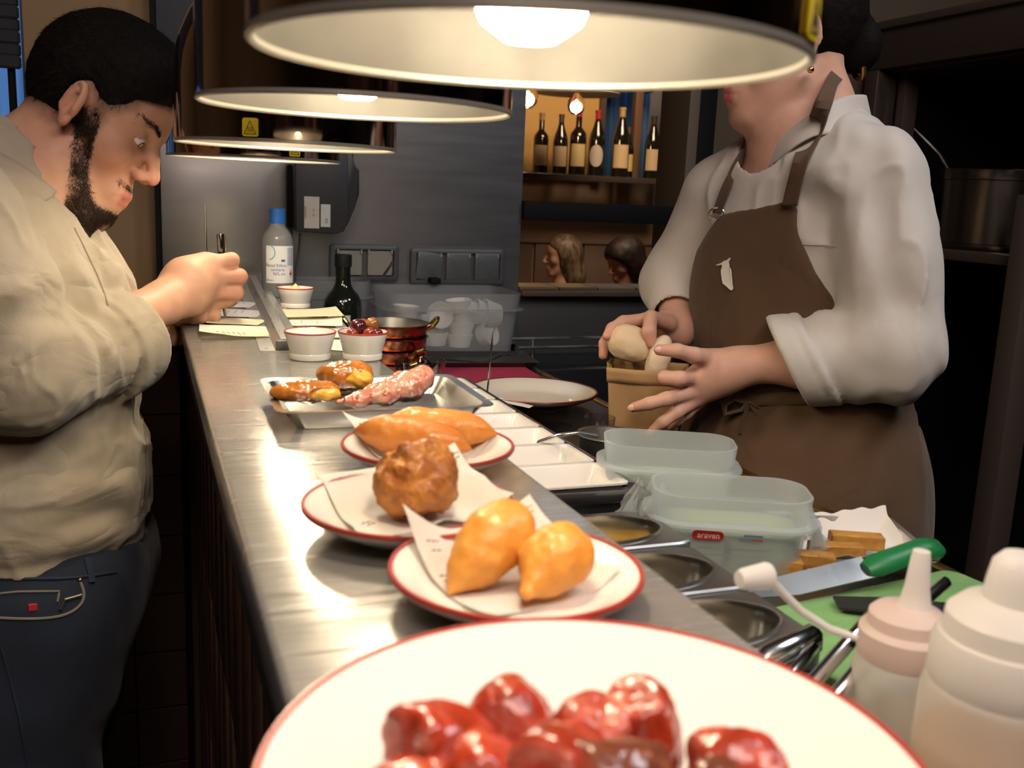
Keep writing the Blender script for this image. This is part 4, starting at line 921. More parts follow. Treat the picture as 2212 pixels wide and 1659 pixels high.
# ------------------------------------------------------------------ people: shared anatomy
def axes_of(yaw, pitch, roll=0):
    """head frame (forward, left, up); yaw 0 looks along +X, positive turns towards +Y; pitch > 0 looks down"""
    f = V3(cos(pitch) * cos(yaw), cos(pitch) * sin(yaw), -sin(pitch)); l = V3(-sin(yaw), cos(yaw), 0.); u = np.cross(f, l)
    if roll: l, u = l * cos(roll) + u * sin(roll), u * cos(roll) - l * sin(roll)
    return np.stack([f, l, u])
def head_sdf(q, detail=True, fem=False):
    Q = q.copy(); Q[:, 1] = np.sqrt(Q[:, 1] ** 2 + 1e-8); L = Q[:, 1]
    d = ell(q, (-.010, 0, .055), (.096, .076, .080))
    d = smin(d, ell(q, (.030, 0, .050), (.056, .064, .060)), .03)
    d = smin(d, ell(q, (.038, 0, -.018), (.046, .052, .068)), .03)
    d = smin(d, cap(Q, (.004, .049, -.040), (.066, .020, -.086), .018, .015), .022)
    d = smin(d, ell(q, (.074, 0, -.087), (.017, .021 if not fem else .018, .017)), .016)
    d = smin(d, ell(Q, (.055, .043, -.003), (.026, .018, .022)), .022)
    if not detail: return d
    d = smin(d, cap(Q, (.083, .009, .043), (.068, .044, .044), .0095 if not fem else .007, .0075), .014)
    d = smax(d, -ell(Q, (.094, .032, .024), (.017, .018, .0125)), .012)
    d = smin(d, chain(q, [(.081, 0, .037), (.099, 0, .012), (.1115, 0, -.009)], [.0075, .0080, .0100], .006), .011)
    d = smin(d, ell(Q, (.097, .0120, -.014), (.0115, .0068, .0085)), .006)
    d = smax(d, -ell(Q, (.105, .0068, -.0220), (.0060, .0032, .0042)), .003)
    d = smin(d, ell(q, (.078, 0, -.050), (.0195, .027, .024)), .014)
    lk = 1 if fem else .92
    d = smin(d, chain(Q, [(.0955 + .002 * fem, 0, -.0450), (.0915 + .0015 * fem, .012, -.0472), (.0810, .0235, -.0515)], [.0050 * lk, .0046 * lk, .0022], .003), .004)
    d = smin(d, chain(Q, [(.0935 + .002 * fem, 0, -.0580), (.0890 + .0015 * fem, .012, -.0572), (.0810, .0215, -.0535)], [.0060 * lk, .0053 * lk, .0022], .003), .004)
    d = smax(d, -chain(Q, [(.1045, 0, -.0514), (.0990, .012, -.0520), (.0850, .0255, -.0526)], [.0016, .0015, .0012], .002), .0022)
    # lids round the eyeball
    e = (.0740, .0320, .0250); s_ = ell(Q, e, (.0140, .0146, .0136))
    d = smin(d, smax(s_, -(Q[:, 2] - e[2] + .0002 + .05 * (Q[:, 1] - e[1])), .0012), .004)
    d = smin(d, smax(s_, Q[:, 2] - e[2] + .0058, .0012), .004)
    # ears
    m = (np.abs(Q - V3(.000, .0765, .016)).max(1) < .055)
    if not m.any(): return d
    ed = np.full(len(d), 1.); ed[m] = ear_sdf(Q[m])
    return smin(d, ed, .006)
def ear_sdf(Q):
    E = (Q - V3(.000, .0765, .020)) / V3(.92, 1, .92); a = radians(24); E = np.stack([E[:, 0] * cos(a) + E[:, 1] * sin(a), -E[:, 0] * sin(a) + E[:, 1] * cos(a), E[:, 2]], 1)
    b_ = radians(-10); E = np.stack([E[:, 0] * cos(b_) + E[:, 2] * sin(b_), E[:, 1], -E[:, 0] * sin(b_) + E[:, 2] * cos(b_)], 1)
    ear = ell(E, (0, .004, 0), (.0180, .0058, .0310)); ear = smin(ear, ell(E, (.006, .005, -.026), (.0085, .0055, .0095)), .008)
    ear = smax(ear, -ell(E, (.002, .0125, .001), (.0125, .0085, .0225)), .004)
    hx = [(.014 * cos(t) - .001, .0095, .027 * sin(t) + .002) for t in np.linspace(-.45, 3.9, 15)]
    ear = smin(ear, chain(E, hx, [.0026] + [.0036] * 12 + [.0034, .0030], .003), .004)
    ah = [(.0065 * cos(t) - .001, .0085, .0165 * sin(t) + .001) for t in np.linspace(.9, 3.7, 9)]
    ear = smin(ear, chain(E, ah, [.0018] + [.0026] * 8, .002), .003)
    ear = smin(ear, ell(E, (.0135, .006, -.006), (.004, .0042, .0068)), .005)
    return ear * .92
def creases(P, s, k=5):
    """thin raised fold lines"""
    return (1 - np.abs(vnoise(P * s + .35 * vnoise(P * (np.asarray(s) * 1.7))[:, None]))) ** k
def drape(f, pts, dirs, lift=.0):
    p = np.array(pts, float); n = np.array(dirs, float); n = np.broadcast_to(n, p.shape); n = n / np.linalg.norm(n, axis=1, keepdims=True)
    p0 = p.copy()
    for _ in range(70): p = p + n * np.clip(f(p) * .7, -.03, .03)[:, None]
    bad = np.abs(f(p)) > .004
    if bad.any():          # rays that pass beside the shape: slide to its nearest point instead
        a = p0[bad]; b = n[bad]; ts = np.linspace(0, .9, 120); ds = np.stack([f(a + b * t) for t in ts]); a = a + b * ts[np.argmin(ds, 0)][:, None]
        for _ in range(30): a = a - grad(f, a) * f(a)[:, None] * .7
        p[bad] = a
    return p - n * lift
def strands(name, pos, nrm, flow, length, width, mat, parent, seed=1, lift=.35, wave=.3):
    """short hairs: tapered blades rooted at pos, leaning along flow"""
    rng = np.random.RandomState(seed); n = len(pos)
    L_ = length * rng.uniform(.55, 1.25, n)[:, None]
    d = flow + rng.normal(0, wave, (n, 3)); d = d - nrm * (d * nrm).sum(1, keepdims=True); d /= np.linalg.norm(d, axis=1, keepdims=True) + 1e-9
    s_ = np.cross(d, nrm); s_ = s_ * width * rng.uniform(.6, 1.3, n)[:, None]
    a = pos - nrm * .0008; m = pos + d * L_ * .55 + nrm * L_ * lift * .6; t = pos + d * L_ + nrm * L_ * lift * .55 + rng.normal(0, .12, (n, 3)) * L_
    v = np.stack([a - s_, a + s_, m + s_ * .7, m - s_ * .7, t], 1).reshape(-1, 3); i = np.arange(n)[:, None] * 5
    q = np.concatenate([i + [0, 1, 2, 3], i + [3, 2, 4, 4]], 0)
    me = bpy.data.meshes.new(name); me.from_pydata(v.tolist(), [], [tuple(x[:4]) if x[2] != x[3] else tuple(x[:3]) for x in q.tolist()]); me.shade_smooth()
    return put(name, me, mat, parent)
def grad(f, p, e=.0008):
    g = np.stack([f(p + V3(e, 0, 0)) - f(p - V3(e, 0, 0)), f(p + V3(0, e, 0)) - f(p - V3(0, e, 0)), f(p + V3(0, 0, e)) - f(p - V3(0, 0, e))], 1)
    return g / (np.linalg.norm(g, axis=1, keepdims=True) + 1e-12)
skin = M('skin', (.6, .34, .24), .52, attr='Col', var=((.90, .86, .84), 60, .35), bump=(420, .12, .0006), sss=.12, spec=.4)
hair_m = M('hair_black', (.006, .0045, .004), .7, spec=.08, bump=(260, .5, .002))
strand_m = M('hair_strand', (.010, .007, .0055), .6, spec=.12)
eye_w = M('eye_white', (.80, .76, .72), .08, coat=.8); iris_m = M('iris_dark', (.05, .028, .015), .08, coat=1)
nail_m = M('nail', (.72, .42, .34), .25, coat=.5)
def hand_fingers(P, fingers, k=.006):
    d = None
    for pts, rs in fingers:
        e = chain(P, pts, rs, .004); d = e if d is None else smin(d, e, .003)
    return d

# ------------------------------------------------------------------ the man writing at the pass
def build_man():
    man = thing('person', 'dark-haired bearded man in a beige linen shirt writing on a ticket', 'person', (-.11, 1.26, 0), world=True)
    hs = .89; FS = .90; AX = axes_of(radians(-21), radians(29), radians(-11)); F, L, U = AX
    O = V3(-.0555, 1.27, 1.4190)
    loc = lambda P: (P - O) @ AX.T / (hs * V3(FS, 1, 1))
    wl = lambda f, l, u: O + hs * (F * f * FS + L * l + U * u)       # head frame -> world
    # joints
    shR, shL = V3(-.175, 1.085, 1.325), V3(-.150, 1.405, 1.325)
    elR = V3((-0.1193, 1.0900, 1.1683)); wrR = V3((0.0215, 1.2900, 1.2164)); elL = V3(-.110, 1.520, 1.115); wrL = V3(-.030, 1.475, 1.165)
    neckb = V3(-.135, 1.245, 1.345)
    # right hand
    mc = [(0.0782, 1.3520, 1.2613), (0.0811, 1.3480, 1.2433), (0.0780, 1.3500, 1.2247), (0.0705, 1.3560, 1.2141)]
    pip = [(0.1110, 1.3620, 1.2659), (0.1206, 1.3580, 1.2446), (0.1163, 1.3600, 1.2225), (0.1057, 1.3660, 1.2118)]
    dip = [(0.1123, 1.3960, 1.2442), (0.1170, 1.3960, 1.2250), (0.1115, 1.3920, 1.2088), (0.1002, 1.3900, 1.2051)]
    tip = [(0.1028, 1.4040, 1.2306), (0.1039, 1.4040, 1.2177), (0.0972, 1.4000, 1.2052), (0.0896, 1.3960, 1.2044)]
    fr = [.0100, .0102, .0098, .0088]
    RF = [([mc[i], pip[i], dip[i], tip[i]], [fr[i] * 1.12, fr[i] * 1.04, fr[i] * .92, fr[i] * .80]) for i in range(4)]
    RF.append(([(0.0502, 1.3450, 1.2159), (0.0755, 1.3850, 1.2019), (0.0951, 1.4050, 1.2046), (0.1041, 1.4080, 1.2121)], [.0150, .0125, .0108, .0088]))
    # left hand on the tickets, fingers over the shelf edge
    ml = [(0.0353, 1.4200, 1.1783), (0.0333, 1.4450, 1.1683), (0.0300, 1.4700, 1.1609)]
    LF = [([(0.0347, 1.4000, 1.1784), (0.0482, 1.3700, 1.1887), (0.0616, 1.3520, 1.1886), (.0705, 1.345, 1.1885)], [.0098, .0092, .0080, .0066]),
          ([(0.0355, 1.4300, 1.1769), (0.0656, 1.3850, 1.1905), (0.0803, 1.3680, 1.1895), (.0895, 1.362, 1.1885)], [.0100, .0094, .0084, .0068]),
          ([(0.0299, 1.4550, 1.1736), (0.0615, 1.4550, 1.1881), (.086, 1.440, 1.190)], [.0095, .0090, .0075]),
          ([(0.0261, 1.3900, 1.1761), (0.0302, 1.3800, 1.1635), (0.0359, 1.3780, 1.1536)], [.0100, .0092, .0074]),
          ([(0.0290, 1.4200, 1.1686), (0.0417, 1.4080, 1.1592), (0.0450, 1.4040, 1.1507)], [.0095, .0085, .0070])]
    def body(P):
        d = near(P, O + (F * .02 + U * .01) * hs, .185 * hs, lambda P: head_sdf(loc(P)) * hs)
        nk = chain(P, [wl(-.030, 0, -.020), wl(-.048, 0, -.085), neckb, neckb + V3(-.01, 0, -.06)], [.057 * hs, .055 * hs, .064, .075], .03)
        d = smin(d, nk, .022)
        d = smin(d, cap(P, wl(.060, 0, -.075), wl(-.01, 0, -.105), .012, .03), .03)                # under the chin
        t = smin(ell(P, (-.130, 1.25, 1.20), (.085, .130, .17)), ell(P, (-.115, 1.26, .97), (.085, .120, .16)), .06)
        t = smin(t, cap(P, shR, shL, .040), .05); d = smin(d, t, .03)
        arm = chain(P, [shR, elR, lerp(elR, wrR, .45), wrR], [.040, .036, .036, .0255], .03)
        palm = chain(P, [wrR, (0.0497, 1.3250, 1.2320), (0.0746, 1.3580, 1.2386)], [.0250, .0290, .0270], .02)
        palm = smin(palm, chain(P, [(0.0512, 1.3250, 1.2500), (0.0770, 1.3520, 1.2613)], [.020, .0150]), .02); palm = smin(palm, chain(P, [(0.0449, 1.3250, 1.2182), (0.0694, 1.3580, 1.2151)], [.020, .0150]), .02)
        h = smin(palm, near(P, mc[1], .13, lambda P: hand_fingers(P, RF)), .007); d = smin(d, smin(arm, h, .015), .02)
        armL = chain(P, [shL, elL, wrL, (.000, 1.440, 1.188), (.022, 1.425, 1.196)], [.038, .034, .024, .024, .020], .02)
        return smin(d, smin(armL, near(P, LF[1][0][1], .13, lambda P: hand_fingers(P, LF)), .010), .02)
    def skincol(v):
        q = loc(v); c = np.tile(V3(.63, .355, .245), (len(v), 1)); n = fbm(v, 60, 2) * .06
        c *= (1 + n)[:, None]
        ah = np.abs(q[:, 1]); onhead = (np.linalg.norm(q - V3(.01, 0, .01), axis=1) < .16)
        def mixin(m, col):
            nonlocal c
            m = np.clip(m, 0, 1)[:, None] * onhead[:, None]; c = c * (1 - m) + V3(col) * m
        g = lambda p, r: np.exp(-(((q - V3(p)) * V3(1, 1, 1)) ** 2).sum(1) / r ** 2)
        qs = q.copy(); qs[:, 1] = ah; gs = lambda p, r: np.exp(-((qs - V3(p)) ** 2).sum(1) / r ** 2)
        mixin(.55 * gs((.065, .045, -.01), .028), (.68, .30, .21)); mixin(.6 * g((.112, 0, -.010), .018), (.68, .27, .20)); mixin(.55 * gs((-.015, .088, .0), .032), (.60, .22, .15))
        lip = np.minimum(chain(qs, [(.0985, 0, -.0450), (.0940, .012, -.0472), (.0820, .0235, -.0515)], [.0040, .0036, .0016]), chain(qs, [(.0965, 0, -.0580), (.0915, .012, -.0572), (.0820, .0215, -.0535)], [.0050, .0042, .0016]))
        mixin(np.clip(1 - lip / .0014, 0, 1) * .85, (.60, .18, .15)); mixin(np.clip(1 - (chain(qs, [(.0985, 0, -.0514), (.0940, .012, -.0520), (.0830, .0240, -.0526)], [.001, .001, .001]) / .0022), 0, 1) * .6, (.22, .07, .055))
        mixin(.5 * gs((.088, .034, .020), .013), (.40, .15, .10))                            # reddish lid corners
        st = beard_mask(q) * .55; mixin(st, (.16, .085, .055))
        hn = np.clip(1 - (fh(v)) / .010, 0, 1) * .75; mixin(hn, (.10, .06, .04))
        wr = np.minimum(np.linalg.norm(v - V3(pip[1]), axis=1), np.linalg.norm(v - V3(tip[1]), axis=1)); k = np.exp(-(wr / .03) ** 2)[:, None] * .5; c = c * (1 - k) + V3(.62, .27, .19) * k
        return c
    def beard_mask(q):
        f, a, u = q[:, 0], np.abs(q[:, 1]), q[:, 2]
        # sideburn, jaw line and chin; fades up the cheek
        top = np.interp(f, (.0, .022, .032, .046, .062, .075, .09, .11), (.03, .035, .030, -.032, -.060, -.070, -.068, -.068))
        m = np.clip((top - u) / .012, 0, 1) * np.clip((f - .016 + .55 * (u + .03)) / .010, 0, 1) * (a < .074)
        m = m * np.clip((u + .128) / .015, 0, 1)
        must = np.clip(1 - np.abs(u + .0355 - .10 * (a - .006)) / .0055, 0, 1) * (f > .078) * (a < .030) * np.clip((f - .078) / .006, 0, 1)
        corner = np.clip(1 - np.sqrt((a - .028) ** 2 + (u + .058) ** 2) / .012, 0, 1) * (f > .06) * .3
        return np.clip(np.maximum(np.maximum(m, must * .8), corner), 0, 1)
    def fh(P):   # hair volume
        q = loc(P); f, a, u = q[:, 0], np.abs(q[:, 1]), q[:, 2]
        cr = ell(q, (-.012, 0, .064), (.108, .0825, .098)); cr = smin(cr, ell(q, (.036, 0, .088), (.062, .068, .060)), .03)
        # hairline: forehead edge, temple, sideburn, round the ear, nape
        line = np.interp(u, (-.08, -.060, -.030, -.012, .030, .050, .066, .078, .10, .14), (-.070, -.060, -.040, .030, .034, .056, .060, .082, .094, .10))
        reg = (f - line) * .8
        earc = ell(q * V3(1, 0, 1) + V3(0, 0, 0), (-.014, 0, .002), (.0235, 1, .036)) if False else (np.sqrt(((f - .000) / .0225) ** 2 + ((u - .018) / .034) ** 2) - 1) * .026
        earc = np.where(a > .062, earc, .05)
        d = smax(smax(cr, reg, .010), -earc, .006)
        return (d + .0010 * fbm(q * V3(1, 1, 1.6), 170, 3) + .0014 * fbm(q, 50, 2)) * hs
    b0 = np.minimum(O, V3(-.2, 1.0, .86)) ; lo = V3(-.30, 1.02, .80); hi = V3(.145, 1.56, 1.60)
    bo = grown('body', body, lo, hi, .0027, skin, man, colour=skincol, relax=1)
    hr = grown('hair', fh, O - .16, O + .17, .0024, hair_m, man, relax=1)
    # loose hairs over the hair volume and along its edge
    v = np.empty(len(hr.data.vertices) * 3, np.float32); hr.data.vertices.foreach_get('co', v); v = v.reshape(-1, 3).astype(float)
    rng = np.random.RandomState(3); nh = fh(v + 0); pick = v[rng.choice(len(v), 16000)]
    n_ = grad(fh, pick); q = loc(pick); ok = (q[:, 1] < .07)
    flow = np.stack([.5 + 0 * q[:, 0], .0 * q[:, 0], -.35 + 0 * q[:, 0]], 1) + np.stack([-.9 * (q[:, 0] < -.02), 0 * q[:, 0], -.7 * (q[:, 2] < .06)], 1)
    strands('hair', pick[ok], n_[ok], flow[ok] @ AX, .0095, .00022, strand_m, hr, 5, .12, .22)
    # beard hairs
    v = np.empty(len(bo.data.vertices) * 3, np.float32); bo.data.vertices.foreach_get('co', v); v = v.reshape(-1, 3).astype(float)
    q = loc(v); nrm_ = (np.linalg.norm(q - V3(.04, 0, -.04), axis=1) < .12) & (q[:, 1] < .035); w_ = np.where(nrm_, beard_mask(q), 0)
    w_ = np.where(w_ > .4, w_, 0) * np.clip(.55 + fbm(v, 45, 2) * .9, .05, 1); idx = rng.choice(len(v), 13000, p=w_ / w_.sum()); pick = v[idx] + rng.normal(0, .0011, (13000, 3)); n_ = grad(body, pick)
    dist = body(pick); pick = pick - n_ * dist[:, None]
    strands('beard', pick, n_, np.tile((F * .35 - U * .9), (len(pick), 1)), .0056, .00024, M('beard_strand', (.024, .014, .009), .5, spec=.15), man, 8, .30, .5)
    # brow
    for sd in (-1, 1):
        t_ = rng.uniform(0, 1, 380); p = np.stack([np.interp(t_, (0, .5, 1), (.0915, .0860, .066)), sd * np.interp(t_, (0, .5, 1), (.011, .028, .047)), np.interp(t_, (0, .5, 1), (.0430, .0490, .0470)) + rng.normal(0, .0013, 380)], 1)
        w0 = O + hs * ((p * V3(FS, 1, 1)) @ AX); g_ = grad(body, w0)
        for _ in range(4): w0 = w0 - g_ * body(w0)[:, None]
        strands('eyebrow', w0, g_, np.tile(F * -.5 + L * sd * .8 + U * .25, (380, 1)), .0060, .00026, strand_m, man, 9, .15, .25)
        e = wl(.0735, sd * .032, .0250); gz = V3(F * .86 - U * .45 + L * -.0 * sd); gz = gz / np.linalg.norm(gz)
        eb = B().sphere(tuple(e), .0124 * hs, None, 24, 16).obj('eye', eye_w, man)
        m_ = T(*(e + gz * .0088 * hs)) @ Vector(gz).to_track_quat('Z', 'Y').to_matrix().to_4x4()
        B().lathe([(.0062 * hs, 0), (.0056 * hs, .0028), (.0030 * hs, .0040), (0, .0043)], 20, m_).obj('iris', iris_m, eb)
    # ---------------------------------------------------------------- shirt
    face = V3(cos(radians(-14)), sin(radians(-14)), 0); side = V3(-face[1], face[0], 0)
    def rotell(P, c, r, a): 
        A = np.array([[cos(a), -sin(a), 0], [sin(a), cos(a), 0], [0, 0, 1]]); return ell(P, c, r, A)
    cuffc = V3((-0.0267, 1.2050, 1.1816)); fd = V3(wrR) - elR; fd = fd / np.linalg.norm(fd)
    a14 = radians(-14)
    def torso(P):
        t = rotell(P, (-.128, 1.258, 1.00), (.128, .165, .19), a14)
        t = smin(t, rotell(P, (-.140, 1.250, 1.20), (.122, .172, .16), a14), .06)
        t = smin(t, cap(P, shR + V3(.0, .02, -.02), shL + V3(0, 0, -.02), .062), .06)
        t = smin(t, chain(P, [neckb + V3(-.02, 0, -.02), neckb + V3(-.015, 0, .012)], [.085, .070]), .05)
        return t
    def shirt(P):
        t = torso(P)
        # cloth folds: pulled across the belly and hanging from the chest
        zz = P[:, 2]; w1 = np.exp(-((zz - 1.01) / .10) ** 2); lat = P @ side
        t = t + .0075 * w1 * np.sin(zz * 105 + 26 * lat + 2.6 * vnoise(P * 9)) * np.clip(.4 + vnoise(P * 12 + 4), 0, 1) + .0026 * fbm(P * V3(1, 1, .45), 17, 2) - .0042 * creases(P, V3(10, 10, 17)) - .0030 * creases(P + 3, V3(24, 24, 9))
        t = t + .0055 * np.exp(-((zz - 1.22) / .09) ** 2) * np.sin(lat * 75 + 18 * zz + 2.4 * vnoise(P * 8))
        pl = lat - (neckb @ side) + .012 - .10 * (1.34 - zz) * 0
        front = (P - neckb) @ face
        pk = np.clip(1 - np.abs(pl) / .0165, 0, 1); t = t - .0020 * np.clip(pk * 6, 0, 1) * (front > 0)
        arm = chain(P, [shR, lerp(shR, elR, .5), elR], [.066, .061, .058], .03)
        fore = cap(P, elR, cuffc, .057, .051); al = (P - elR) @ fd; Lc = np.linalg.norm(cuffc - elR)
        wv = np.sin(al * 150 + 22 * (P[:, 2]) + 3 * vnoise(P * 14)); fore = fore + .0022 * np.sin(al * 310 + 2.5 * vnoise(P * 20)) * np.clip(.3 + vnoise(P * 11 + 2), 0, 1) * np.clip((al - .03) / .03, 0, 1) + .0045 * wv * np.exp(-((al - .07) / .06) ** 2) * np.clip((P[:, 2] - (elR[2] - .02)) / .04, .15, 1) + .0020 * fbm(P, 22, 2) - .0040 * creases(P + 1, V3(26, 26, 14)) - .0022 * creases(P + 5, V3(40, 30, 30))
        arm = arm + .0065 * np.sin(P[:, 2] * 70 - 40 * P[:, 0] + 3 * vnoise(P * 9)) * np.exp(-((P[:, 2] - 1.21) / .07) ** 2) + .002 * fbm(P, 18, 2) - .0042 * creases(P + 2, V3(20, 20, 11))
        sl = smin(arm, fore, .03); sl = smax(sl, al - Lc + .034, .004)
        ang = vnoise(P * 26) * .0016
        cf = smax(cap(P, cuffc - fd * .060, cuffc + fd * .05, .0625, .0605) + ang, np.abs(al - Lc + .016) - .0240 - .004 * vnoise(P * 18), .004)
        sl = smin(sl, cf, .002); sl = smax(sl, -cap(P, V3(elR) + fd * .14, V3(wrR) + fd * .05, .038, .047), .003)
        d = smin(t, sl, .008)
        fl = smin(chain(P, [shL, elL, wrL + V3(-.03, .01, -.01)], [.060, .052, .044], .03), d, .03); d = fl
        hem = .937 + .006 * np.sin(lat * 30 + 1) + .004 * vnoise(P * 15); d = smax(d, hem - zz, .004)
        hole = np.minimum(np.minimum(cap(P, neckb + V3(-.01, 0, -.05), neckb + (wl(-.03, 0, -.03) - neckb) * 1.4, .066, .075), cap(P, neckb + face * .06 + V3(0, -.012, .02), neckb + face * .125 + V3(0, -.008, -.075), .046, .006)), 1e3)
        inner = smax(t + .006, 0 * t - 1, .01)
        return smax(d, -hole, .004)
    linen = M('linen', (.42, .355, .27), .85, var=((.35, .295, .22), 26, .35), bump=(420, .35, .0008), bump2=(11, .55, .022), sheen=.3, scale=(1, 1, 1.6))
    so = grown('shirt', shirt, V3(-.40, .99, .915), V3(.105, 1.60, 1.46), .0030, linen, man, 'beige linen shirt with rolled sleeves', relax=1)
    # seams, buttons and collar
    for zb in (1.285, 1.232, .985):
        p0 = neckb + face * .3 + side * (-.012); p0 = V3(p0[0], p0[1], zb); h = drape(shirt, [p0], [-face], -.0004)[0]
        g_ = grad(shirt, np.array([h]))[0]; B().lathe([(0, .0012), (.0028, .0012), (.0048, .0018), (.0052, .0010), (.0050, 0)], 20, T(*h) @ Vector(g_).to_track_quat('Z', 'Y').to_matrix().to_4x4()).obj('button', M('button', (.70, .62, .48), .3), so)
    camq = V3(0, 0, 1.37)
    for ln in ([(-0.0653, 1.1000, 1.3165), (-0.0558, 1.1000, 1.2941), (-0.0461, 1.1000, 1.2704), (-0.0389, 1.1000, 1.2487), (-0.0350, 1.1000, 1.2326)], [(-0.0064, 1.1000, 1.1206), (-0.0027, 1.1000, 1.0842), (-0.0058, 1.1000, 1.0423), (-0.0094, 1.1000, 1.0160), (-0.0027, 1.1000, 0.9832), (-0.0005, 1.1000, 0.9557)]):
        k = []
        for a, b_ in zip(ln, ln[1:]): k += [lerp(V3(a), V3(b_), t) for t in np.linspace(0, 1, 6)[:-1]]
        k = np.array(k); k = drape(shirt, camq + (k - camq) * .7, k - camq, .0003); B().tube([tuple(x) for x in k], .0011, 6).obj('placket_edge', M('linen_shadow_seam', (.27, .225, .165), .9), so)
    collar_m = linen
    def collar(st, name):
        n = len(st); T_ = [Vector(a) for a, b_ in st]; B_ = [Vector(b_) for a, b_ in st]
        def cat(ps, u):
            x = u * (n - 1); i = min(int(x), n - 2); t = x - i; p = [ps[max(0, min(n - 1, i + k))] for k in (-1, 0, 1, 2)]
            return .5 * ((2 * p[1]) + (p[2] - p[0]) * t + (2 * p[0] - 5 * p[1] + 4 * p[2] - p[3]) * t * t + (3 * p[1] - p[0] - 3 * p[2] + p[3]) * t ** 3)
        c0 = Vector(tuple(neckb))
        def f(u, v):
            a, b_ = cat(T_, u), cat(B_, u); p = a.lerp(b_, v); o = (p - c0); o.z = 0; o.normalize(); return tuple(p + o * (.006 * sin(pi * v) + .0015 * sin(u * 21)))
        bb = B(); bb.grid(f, 48, 10); me = bb.mesh(name); o = put(name, me, collar_m, so)
        md = o.modifiers.new('thickness', 'SOLIDIFY'); md.thickness = .0028; md.offset = 0
        return o
    collar([((-0.0854, 1.1720, 1.3505), (-0.1094, 1.1500, 1.3331)), ((-0.1108, 1.1580, 1.3731), (-0.1307, 1.1300, 1.3470)), ((-0.1458, 1.1700, 1.3942), (-0.1700, 1.1500, 1.3674)), ((-0.1772, 1.2400, 1.4107), (-0.2045, 1.2400, 1.3870)), ((-0.1701, 1.3300, 1.4069), (-0.1940, 1.3500, 1.3792)), ((-0.1135, 1.3450, 1.3710), (-0.1173, 1.3750, 1.3436)), ((-0.0600, 1.2900, 1.3417), (-0.0498, 1.3000, 1.3242)), ((-0.0620, 1.2620, 1.3337), (-0.0591, 1.2620, 1.3069))], 'collar')
    # ---------------------------------------------------------------- jeans
    def jeans(P):
        d = rotell(P, (-.122, 1.262, .90), (.120, .158, .13), a14)
        rl_ = chain(P, [(-.120, 1.185, .86), (-.165, 1.165, .64), (-.215, 1.170, .40), (-.26, 1.18, .06)], [.098, .088, .068, .056], .04)
        ll = chain(P, [(-.098, 1.345, .86), (-.150, 1.345, .64), (-.235, 1.340, .40), (-.30, 1.36, .06)], [.100, .090, .068, .056], .04)
        d = smin(d, smin(rl_, ll, .02), .06)
        d = d + .0030 * fbm(P * V3(1, 1, .7), 20, 3) + .0030 * np.sin(P[:, 2] * 60 + 30 * P[:, 1]) * np.exp(-((P[:, 2] - .74) / .07) ** 2)
        return smax(d, P[:, 2] - .975, .004)
    denim = M('denim', (.016, .026, .052), .85, var=((.009, .015, .032), 14, .3), bump=(600, .4, .0008), sheen=.2)
    jo = grown('jeans', jeans, V3(-.44, 1.02, .03), V3(.06, 1.50, 1.0), .0050, denim, man, 'dark blue denim jeans', relax=2)
    camp = V3(0, 0, 1.37)
    def on_jeans(px_pts, lift=.001): a = np.array(px_pts); return drape(jeans, camp + (a - camp) * .6, a - camp, lift)
    stitch = M('stitch', (.22, .20, .16), .8); dseam = M('denim_seam', (.020, .034, .070), .8, bump=(500, .4, .0008))
    def seam(pts, r, m_, nm): 
        pts = [V3(x) for x in pts]
        for _ in range(2 if len(pts) > 4 else 0):   # round the corners
            n_p = [pts[0]]
            for a, b_ in zip(pts, pts[1:]): n_p += [lerp(a, b_, .25), lerp(a, b_, .75)]
            pts = n_p + [pts[-1]]
        k = []
        for a, b_ in zip(pts, pts[1:]): k += [tuple(lerp(V3(a), V3(b_), t)) for t in np.linspace(0, 1, 7)[:-1]]
        k.append(pts[-1]); return B().tube([tuple(x) for x in on_jeans(k)], r, 6).obj(nm, m_, jo)
    seam([(-0.1700, 1.1000, 0.9461), (-0.1261, 1.1000, 0.9415), (-0.0945, 1.1000, 0.9381), (-0.0691, 1.1000, 0.9382), (-0.0385, 1.1000, 0.9399)], .0018, dseam, 'waistband_seam')
    seam([(-0.0753, 1.1000, 0.9350), (-0.0704, 1.1000, 0.9167), (-0.0766, 1.1000, 0.9027), (-0.0941, 1.1000, 0.8939), (-0.1239, 1.1000, 0.8943), (-0.1638, 1.1000, 0.9012)], .0016, stitch, 'pocket_edge')
    seam([(-0.1623, 1.1000, 0.9275), (-0.1358, 1.1000, 0.9277), (-0.0961, 1.1000, 0.9238), (-0.0984, 1.1000, 0.9117)], .0013, stitch, 'coin_pocket')
    seam([(-0.1551, 1.1000, 0.8648), (-0.1496, 1.1000, 0.8315), (-0.1428, 1.1000, 0.7863), (-0.1360, 1.1000, 0.7175)], .0013, dseam, 'side_seam')
    seam([(-0.0669, 1.1000, 0.9594), (-0.0638, 1.1000, 0.9430), (-0.0633, 1.1000, 0.9305)], .0040, dseam, 'belt_loop')
    rt = on_jeans([(-0.1228, 1.1000, 0.9081)], .001)[0]; B().box(tuple(rt), (.009, .003, .0085), .001, 1).obj('logo_tab', M('tab_red', (.55, .03, .05), .6), jo)
    rv = on_jeans([(-0.0749, 1.1000, 0.9345)], .001)[0]; B().sphere(tuple(rv), .0030, None, 12, 8).obj('rivet', brass, jo)
    ph = on_jeans([(-0.0961, 1.1000, 0.9017), (-0.0910, 1.1000, 0.9130), (-0.0742, 1.1000, 0.9165)], .0015); B().tube([tuple(x) for x in ph], .0022, 8).obj('phone_edge', M('phone_edge', (.16, .15, .14), .3, .8), jo)
